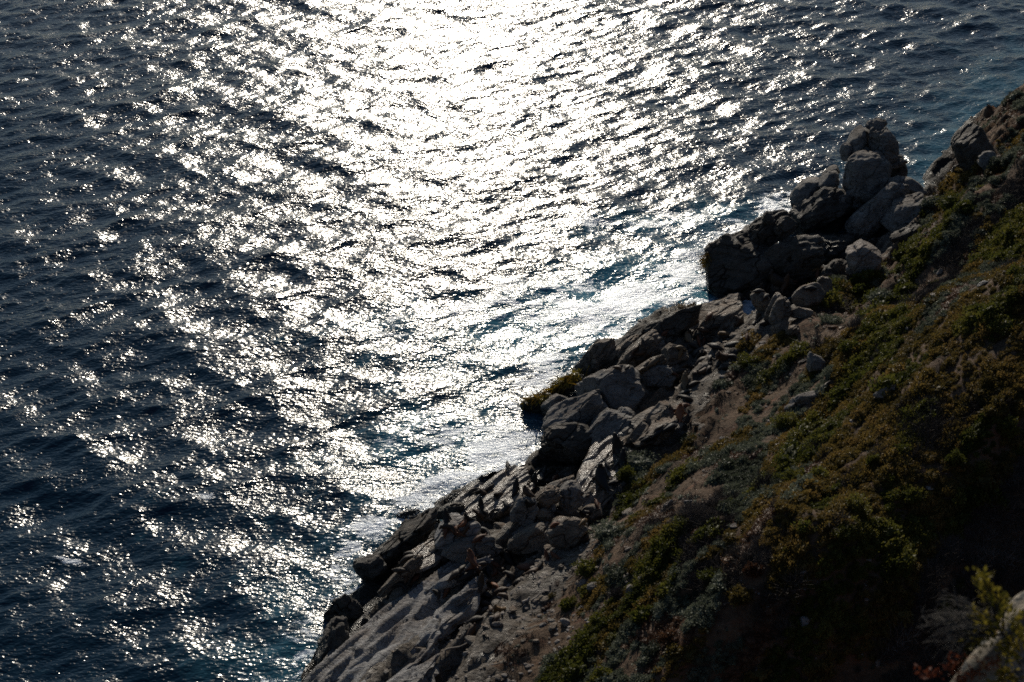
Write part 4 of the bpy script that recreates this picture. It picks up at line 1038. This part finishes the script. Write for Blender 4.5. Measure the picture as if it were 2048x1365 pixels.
# ------------------------------------------------------------------ stones lying on the slope
for i, (lab, u, v, a, b, ang, mt) in enumerate([
    ("large grey boulder leaning out of the saltbush on the middle of the slope", 1632, 727, 23, 25, 30, M_STACK), ("long pale outcrop crest with a rough sunlit edge in the green heath", 1606, 800, 44, 14, 20, M_STONE),
    ("pale ridge of rock just above the rough sunlit outcrop", 1640, 778, 30, 9, 38, M_STONE), ("tan pointed boulder standing in the ochre heath", 1775, 785, 28, 14, 32, M_STONE),
    ("flat white stone, upper of the pale pair in the saltbush", 1452, 877, 13, 4, 0, M_PALE), ("tilted white stone, lower of the pale pair in the saltbush", 1458, 887, 12, 4, 42, M_PALE), ("dark block behind the pale pair of stones", 1447, 885, 8, 8, 10, M_STACK),
    ("pale tilted slab stone high in the green heath near the right edge", 1966, 568, 15, 7, 25, M_PALE), ("pale square stone right of the earth capped boulder on the upper slope", 1802, 564, 11, 6, 20, M_PALE),
    ("small pink stone in the scrub above the tilted slab stone", 1880, 545, 9, 6, 30, M_STONE), ("grey green rock in the saltbush above the brown outcrop", 1190, 1175, 18, 12, 25, M_STACK), ("pinkish rock left of the grey green rock", 1163, 1168, 17, 7, 25, M_STONE),
    ("brown rough outcrop with a bright crest beside a dark bush", 1284, 1160, 18, 12, 30, M_STONE), ("lower spur of the brown rough outcrop", 1262, 1180, 12, 14, 45, M_STONE), ("upright pale shard of rock in the lower scrub", 1212, 1136, 12, 5, 50, M_PALE),
    ("round brown rock among saltbush below the upper scrub line", 1335, 1010, 15, 9, 20, M_STONE), ("thin white sliver of stone on the slope above the round brown rock", 1379, 1004, 11, 3, 5, M_PALE), ("flat pale stone below the white sliver", 1384, 1038, 9, 4, 10, M_PALE),
    ("pale stone by a rusty patch below the tall mound bush", 1258, 1098, 11, 5, 25, M_STONE), ("greenish weathered boulder in the lowest scrub", 1132, 1247, 11, 11, 10, M_STONE), ("slanting pale shard above the greenish boulder", 1160, 1220, 12, 5, 35, M_PALE),
    ("small white stone on the soil left of the greenish boulder", 1085, 1251, 8, 4, 20, M_PALE), ("small grey stone left of the small white one", 1046, 1259, 6, 5, 35, M_PALE), ("pale wedge of stone near the bottom edge of the scrub", 1126, 1319, 11, 5, 25, M_STONE),
    ("flat tan boulder on soil below the lowest huddle of seals", 992, 1249, 15, 7, 5, M_STONE), ("pale triangular stone right of the driftwood stick", 933, 1309, 10, 6, 20, M_PALE),
    ("square pale stone block in the dark gully", 1612, 1244, 15, 14, 5, M_PALE), ("upright white stone, left of the white pair in the dark gully", 1722, 1311, 6, 9, 10, M_PALE), ("upright white stone, right of the white pair in the dark gully", 1756, 1327, 5, 10, -10, M_PALE),
    ("tiny white stone above the white pair in the dark gully", 1743, 1248, 7, 4, 10, M_PALE), ("rounded grey stone between the square block and the white pair", 1712, 1263, 8, 9, 20, M_STONE), ("pale splintered rock at the left foot of the big corner rock", 1796, 1288, 12, 10, -35, M_STONE),
    ("reddish stone in the heath just left of the shaded brush", 1820, 810, 12, 5, 25, M_STONE), ("pale slab edge showing at the rim of the dark gully", 1602, 1150, 16, 6, 40, M_STONE), ("weathered grey log like rock flat in the olive heath", 1618, 950, 14, 4, 25, M_STONE),
    ("pale stone at the bottom of the rusty strip near the scrub edge", 1478, 700, 12, 4, 30, M_STONE), ("flat brown stone on the bare earth strip", 1608, 722, 14, 4, 22, M_STONE)]):
    rock("stone", u, v, a * 0.95, b * 0.9, ang, push=0.12, label=lab, mat=mt, level=3 if a < 20 else 4, depth=1.0, cat="stone", lump=0.28, cuts=14, rough=0.08, sq=2.8, group="stones lying on the slope")

# driftwood sticks
def stick(u0, v0, u1, v1, r, label):
    a, _ = ground(u0, v0); b, _ = ground(u1, v1)
    a = a + Vector((0, 0, 0.1)); b = b + Vector((0, 0, 0.1))
    n = 9; V, F = [], []
    ax = (b - a).normalized(); s = ax.cross(Vector((0, 0, 1))).normalized(); t = s.cross(ax)
    for i in range(n):
        f = i / (n - 1); c = a.lerp(b, f) + s * 0.05 * math.sin(f * 5 + u0) + t * 0.03 * math.sin(f * 9)
        rr = r * (1 - 0.5 * f) * (1 + 0.2 * math.sin(i * 2.1))
        for j in range(6):
            w_ = j / 6 * 6.283; V.append(c - a + s * rr * math.cos(w_) + t * rr * math.sin(w_))
    for i in range(n - 1):
        for j in range(6): F.append((i * 6 + j, i * 6 + (j + 1) % 6, i * 6 + 6 + (j + 1) % 6, i * 6 + 6 + j))
    o = link("driftwood_stick", mesh_from("driftwood_stick", [tuple(v) for v in V], F), M_WOOD, label=label, cat="stick", group="driftwood sticks")
    o.location = a
stick(890, 1306, 939, 1288, 0.06, "long pale driftwood stick lying on soil near the bottom edge")
stick(1047, 1210, 1059, 1197, 0.09, "short thick driftwood stick beside a thinner one")
stick(1063, 1203, 1087, 1188, 0.05, "thin grey driftwood stick right of the short thick one")
# ------------------------------------------------------------------ single bushes that stand out
def tubes(paths, sides=5):
    V, F = [], []
    for pts, r0, r1 in paths:
        n = len(pts); o = len(V)
        for i, c in enumerate(pts):
            c = Vector(c); d = (Vector(pts[min(i + 1, n - 1)]) - Vector(pts[max(i - 1, 0)])).normalized()
            s_ = d.cross(Vector((0.31, 0.2, 0.93))).normalized(); t_ = s_.cross(d)
            r = r0 + (r1 - r0) * i / max(1, n - 1)
            for j in range(sides):
                a = j / sides * 6.2832; V.append(tuple(c + s_ * r * math.cos(a) + t_ * r * math.sin(a)))
        for i in range(n - 1):
            for j in range(sides):
                F.append((o + i * sides + j, o + i * sides + (j + 1) % sides, o + (i + 1) * sides + (j + 1) % sides, o + (i + 1) * sides + j))
    return np.array(V), np.array(F)
def bush(u, v, w, h, mat, label, seed, n=900, leaf=0.085):
    p = hill_hit(u, v + h * 0.6)[0]
    m = (p - CAMP).length / FPX
    rx, rz = w * m, h * m * 1.15
    t = empty("bush", p, label, "bush", "single bushes on the slope")
    twig = mat is M_TWIG
    if twig:
        V, F = twiggy_clump(seed, 1500, h=rz * 1.1, spread=rx * 1.0, th=0.01)
        a = V.reshape(-1, 4, 3)
    else:
        V, F = leafy_clump(seed, n, rx, rx * 0.85, rz, leaf)
    link("foliage", mesh_from("foliage", V, F, False), mat, t)
    r = random.Random(seed); paths = []
    for i in range(7):
        a = i * 0.9 + r.random(); e = Vector((math.cos(a) * rx * 0.6, math.sin(a) * rx * 0.5, rz * 0.75))
        paths.append(([Vector((0, 0, -0.15)), e * 0.45 + Vector((r.uniform(-.05, .05), r.uniform(-.05, .05), 0.05)), e], 0.035, 0.008))
    V, F = tubes(paths); link("stem", mesh_from("stem", V, F), M_TWIG, t)
    return t
for i, b in enumerate([
    (1272, 918, 44, 30, M_GREY, "grey green mound bush beside the tall black seal"), (1252, 945, 18, 26, M_GREEN, "narrow bright green bush hiding a black seal at the lit ramp"),
    (1817, 983, 30, 16, M_GREEN, "bright green bush alone in the dark gully"), (1908, 912, 17, 22, M_GREEN, "rounded green bush on the dark slope near the right edge"),
    (1856, 842, 78, 42, M_TWIG, "huge domed grey brush, leafless, at the top of the dark gully"), (1712, 1010, 26, 34, M_GREEN, "tall green bush at the rim of the dark gully"),
    (1574, 838, 26, 20, M_GREEN, "dark green bush right below the rough pale outcrop"), (1858, 800, 26, 14, M_TWIG, "small grey leafless bush above the domed brush"),
    (1885, 816, 24, 10, M_OLIVE, "yellow green low bush right of the small grey leafless one"), (2014, 852, 22, 24, M_GREEN, "green bush at the right edge above the dark gully"),
    (1746, 922, 12, 22, M_GREEN, "small upright green bush left of the domed brush"), (1218, 1058, 34, 22, M_GREY, "thick grey green bush below the shadowed brown boulder"),
    (1236, 1184, 18, 18, M_TWIG, "dark leafless bush beside the rough brown outcrop"), (1178, 1132, 28, 16, M_GREEN, "bright green cushion bush low on the slope by the soil"),
    (1342, 1272, 20, 18, M_RUST, "rusty brown bush near the bottom of the slope"), (1208, 1345, 24, 22, M_GREEN, "bright green bush touching the bottom edge of the picture"),
    (1480, 1186, 24, 20, M_OLIVE, "olive bush left of the slab edge at the gully rim"), (1506, 1136, 18, 16, M_RUST, "small brown olive bush above the gully rim"),
    (1560, 1165, 26, 14, M_OLIVE, "low yellowish bush on the gully rim beside the slab edge"), (1700, 690, 22, 16, M_GREEN, "dark green bush amid ochre heath on the upper slope"),
    (1590, 950, 26, 14, M_GREEN, "green bush in the ochre band at the middle of the slope"), (1430, 1150, 30, 18, M_GREEN, "wide green bush in the lower ochre heath"),
    (1905, 400, 26, 26, M_GREEN, "green bush at the hill edge beside the boulder stack"), (1962, 330, 16, 18, M_OLIVE, "olive bush under the skyline rock at upper right"),
    (1760, 590, 26, 16, M_GREY, "grey green bush on the upper slope below the earth capped boulder"), (1675, 560, 18, 10, M_GREY, "low grey bush at the top of the bare earth strip"),
    (1500, 720, 26, 14, M_GREEN, "green patch bush on the bare earth below the colony"), (1660, 640, 24, 14, M_GREY, "grey green bush at the head of the saltbush strip"),
    (2000, 640, 40, 20, M_GREEN, "broad green bush at the right edge, half way up the slope")]):
    bush(*b, seed=300 + i)

# ------------------------------------------------------------------ kelp on the tide line
def kelp(label, spots, n, seed):
    r = random.Random(seed); V, F = [], []
    for _ in range(n):
        u, v, ru, rv, ang = r.choice(spots)
        a, b = r.gauss(0, 0.5), r.gauss(0, 0.5)
        uu_ = u + a * ru * math.cos(R(ang)) - b * rv * math.sin(R(ang)); vv_ = v - a * ru * math.sin(R(ang)) - b * rv * math.cos(R(ang))
        p, nn = ground(uu_, vv_)
        if p.z > 5 or p.z < -0.6: continue
        d = Vector((r.gauss(-0.6, 0.6), r.gauss(-0.3, 0.6), r.gauss(0.1, 0.35))).normalized()
        s_ = d.cross(nn).normalized() if d.cross(nn).length > 0.01 else CX
        L, w_ = r.uniform(0.25, 0.7), r.uniform(0.02, 0.05); o = len(V)
        for i in range(5):
            f = i / 4; c = p + nn * (0.05 + 0.12 * math.sin(f * 3.0) * r.uniform(0.6, 1.2)) + d * L * f + Vector((0, 0, -0.12 * f * f))
            ww = w_ * (1.0 - 0.5 * f) * (1 + 0.4 * math.sin(i * 2.5 + L * 9))
            V += [tuple(c - s_ * ww), tuple(c + s_ * ww)]
        F += [(o + i * 2, o + i * 2 + 1, o + i * 2 + 3, o + i * 2 + 2) for i in range(4)]
    me = mesh_from("kelp", V, F)
    return link("kelp", me, M_KELP, label=label, cat="kelp", kind="stuff")
kelp("yellow and brown kelp draped over the dark point and ridge of the middle headland", [(1072, 794, 30, 9, 15), (1122, 768, 46, 12, 30), (1140, 756, 26, 12, 30)], 520, 1)
kelp("strip of golden kelp along the rock edge by the surf inlet", [(1375, 606, 30, 6, 22)], 170, 2)
kelp("yellowish kelp hanging on the seaward tip of the blunt headland", [(1412, 522, 8, 22, 0)], 120, 3)

# ------------------------------------------------------------------ spray thrown up where waves break
def spray():
    r = np.random.default_rng(12)
    D, F = ICO[1]; VV, FF, o = [], [], 0
    for u, v, n, spread, hgt in ((1425, 505, 2600, 1.3, 1.5), (1460, 478, 900, 1.2, 0.9), (905, 985, 500, 0.9, 0.5), (820, 1020, 700, 0.8, 0.5), (722, 1140, 500, 0.6, 0.7), (1060, 880, 300, 0.8, 0.3)):
        c = np.array(at_z(u, v, 0.1))
        for _ in range(n):
            z = r.exponential(hgt * 0.45)
            p = c + (r.normal() * spread * (1 + z * 0.2), r.normal() * spread * 0.8, z)
            q = D[:12] if False else D
            s = r.uniform(0.008, 0.03)
            VV.append(q * s + p); FF.append(F + o); o += len(q)
    k = NT("spray_drop"); k.set(Base_Color=(0.85, 0.9, 0.95), Roughness=0.3)
    tr = k.n("ShaderNodeBsdfTranslucent"); tr.inputs[0].default_value = (0.9, 0.93, 0.96, 1)
    mx = k.n("ShaderNodeMixShader"); mx.inputs[0].default_value = 0.5
    k.l(k.b.outputs[0], mx.inputs[1]); k.l(tr.outputs[0], mx.inputs[2]); k.l(mx.outputs[0], k.out.inputs[0])
    link("sea_spray", mesh_from("sea_spray", np.concatenate(VV), np.concatenate(FF)), k.m, kind="stuff")
ICO[1] = icosphere(0)
spray()

# ------------------------------------------------------------------ near rock and shrub at the photographer's feet
def lichen_rock_material():
    k = NT("lichen_rock")
    P = k.pos()
    a = k.noise(P, 5.0, 6, 0.65); b = k.noise(P, 22.0, 5, 0.7); c = k.noise(P, 11.0, 4, 0.6, 0.4)
    col = k.ramp(a, [(0.35, (0.09, 0.075, 0.055)), (0.5, (0.25, 0.21, 0.16)), (0.65, (0.42, 0.37, 0.30))])
    col = k.mix(k.ramp(c, [(0.52, 0.0), (0.58, 0.9)]), col, (0.045, 0.05, 0.05))
    col = k.mix(k.ramp(k.noise(P, 14.0, 3, 0.6, 0.5), [(0.62, 0.0), (0.67, 0.8)]), col, (0.36, 0.17, 0.06))
    col = k.mix(0.6, col, k.ramp(b, [(0.3, 0.5), (0.65, 1.2)]), 'MULTIPLY')
    return k.set(Base_Color=col, Roughness=0.85, Normal=k.bump(k.math('ADD', a, k.math('MULTIPLY', b, 0.4)), 0.05, 0.9), Specular_IOR_Level=0.3)
M_LICHEN = lichen_rock_material()
def near(u, v, d): return CAMP + ray(u, v) * d
def near_rock(u, v, a, b, ang, d, label, seed):
    c = near(u, v, d)
    W, F = rock_mesh("lichen_rock", rock_axes(u, v, a, b, ang, d, 'b', 1.1), 5, seed, sq=2.4, lump=0.16, cuts=6, rough=0.02)
    base = Vector((c.x, c.y, c.z + W[:, 2].min()))
    o = link("lichen_rock", mesh_from("lichen_rock", W + np.array(c - base), F), M_LICHEN, label=label, cat="rock"); o.location = base
near_rock(2065, 1410, 262, 185, 48, 7.2, "blurred lichen spotted rock close by in the lower right corner", 901)
near_rock(2110, 1250, 105, 66, 35, 7.6, "second blurred rock behind the corner shrub at the right edge", 902)
def leaf_fan(V, F, p, d, L, w_, r):
    s_ = d.cross(Vector((r.gauss(0, 1), r.gauss(0, 1), r.gauss(0, 1)))).normalized(); o = len(V)
    V += [tuple(p), tuple(p + d * L * 0.55 + s_ * w_), tuple(p + d * L), tuple(p + d * L * 0.55 - s_ * w_)]
    F += [(o, o + 1, o + 2, o + 3)]
def near_shrub():
    r = random.Random(3); d0 = 6.5; root = near(2000, 1262, d0)
    t = empty("coastal_shrub", root, "blurred yellow green shrub with fleshy leaves growing on the corner rock", "shrub")
    paths, V, F = [], [], []
    for (u0, v0, u1, v1, k_, nl) in ((2000, 1262, 1962, 1150, 0.0, 90), (1995, 1240, 1992, 1186, .02, 34), (2000, 1262, 1952, 1228, 0, 50), (2000, 1268, 2010, 1215, .03, 40), (2000, 1270, 1940, 1282, .03, 50),
                               (2010, 1280, 1975, 1250, .05, 60), (2020, 1290, 2035, 1240, .05, 50), (2040, 1300, 2005, 1285, .06, 50), (2040, 1330, 2015, 1300, .02, 60), (2045, 1345, 2005, 1350, .02, 50), (2060, 1320, 2045, 1270, .02, 60), (2045, 1360, 2000, 1362, .02, 50)):
        a, b = near(u0, v0, d0) - root, near(u1, v1, d0 - k_) - root
        pts = [a.lerp(b, i / 5) + Vector((r.gauss(0, .004), r.gauss(0, .006), .012 * math.sin(i / 5 * 3.1))) for i in range(6)]
        paths.append((pts, .006, .003))
        for _ in range(nl):
            f = 0.35 + 0.65 * r.random() ** 0.6
            p = a.lerp(b, f) + Vector((r.gauss(0, .016), r.gauss(0, .02), r.gauss(0, .016)))
            d = ((b - a).normalized() * 0.7 + Vector((r.gauss(0, .7), r.gauss(0, .7), r.gauss(0.25, .6)))).normalized()
            leaf_fan(V, F, p, d, r.uniform(.02, .038), r.uniform(.004, .008), r)
    v2, f2 = tubes(paths); link("stem", mesh_from("stem", v2, f2), M_TWIG, t)
    link("foliage", mesh_from("foliage", V, F, False), leaf_material("coastal_shrub_leaf", (0.10, 0.10, 0.015), (0.22, 0.18, 0.025), (0.32, 0.23, 0.04), 0.5), t)
    # dry grey twigs arching to the left
    root = near(1985, 1262, d0 + 0.1); t = empty("dry_twig_bush", root, "blurred tangle of dry grey twigs arching left from the corner shrub", "dry bush")
    paths = []
    for _ in range(95):
        ang = r.uniform(0.1, 1.0); L = r.uniform(60, 150)
        u0, v0 = 1985 + r.gauss(0, 10), 1258 + r.gauss(0, 8); pu, pv = u0, v0; pts = []; hd = 3.14 - ang
        dd = d0 + r.gauss(0.05, .06)
        for i in range(7):
            pts.append(near(pu, pv, dd) - root); hd += r.gauss(0.16, 0.14); pu += math.cos(hd) * L / 6; pv -= math.sin(hd) * L / 6
        paths.append((pts, .003, .0012))
        for _k in range(3):
            b = pts[r.randint(2, 6)]; e = b + Vector((r.gauss(0, .03), r.gauss(0, .03), r.gauss(0, .03)))
            paths.append(([b, b.lerp(e, .5), e], .0016, .001))
    v2, f2 = tubes(paths, 4); link("twig", mesh_from("twig", v2, f2), leaf_material("grey_shrub_twig", (0.09, 0.08, 0.07), (0.16, 0.145, 0.125), (0.22, 0.2, 0.175), 0.1, 0.8), t)
    # rusty red and yellow succulents in the corner
    pl = near(1900, 1352, 6.4); t = empty("succulent_plant", pl, "small orange and red succulents blurred at the bottom edge of the corner rock", "succulent")
    M_RED = leaf_material("red_succulent_leaf", (0.14, 0.035, 0.018), (0.24, 0.08, 0.025), (0.30, 0.15, 0.04), 0.35)
    V, F = [], []
    for u, v, n in ((1846, 1348, 26), (1868, 1346, 26), (1906, 1338, 46), (1940, 1352, 50), (1922, 1362, 50), (1960, 1340, 40), (1915, 1318, 24), (1985, 1330, 40)):
        c = near(u, v, 6.42) - pl
        for _ in range(n):
            d = Vector((r.gauss(0, 1), r.gauss(0, 1), abs(r.gauss(0, 1)))).normalized()
            leaf_fan(V, F, c + Vector((r.gauss(0, .014), r.gauss(0, .014), r.gauss(0, .012))), d, r.uniform(.012, .024), r.uniform(.004, .007), r)
    link("foliage", mesh_from("foliage", V, F, False), M_RED, t)
near_shrub()
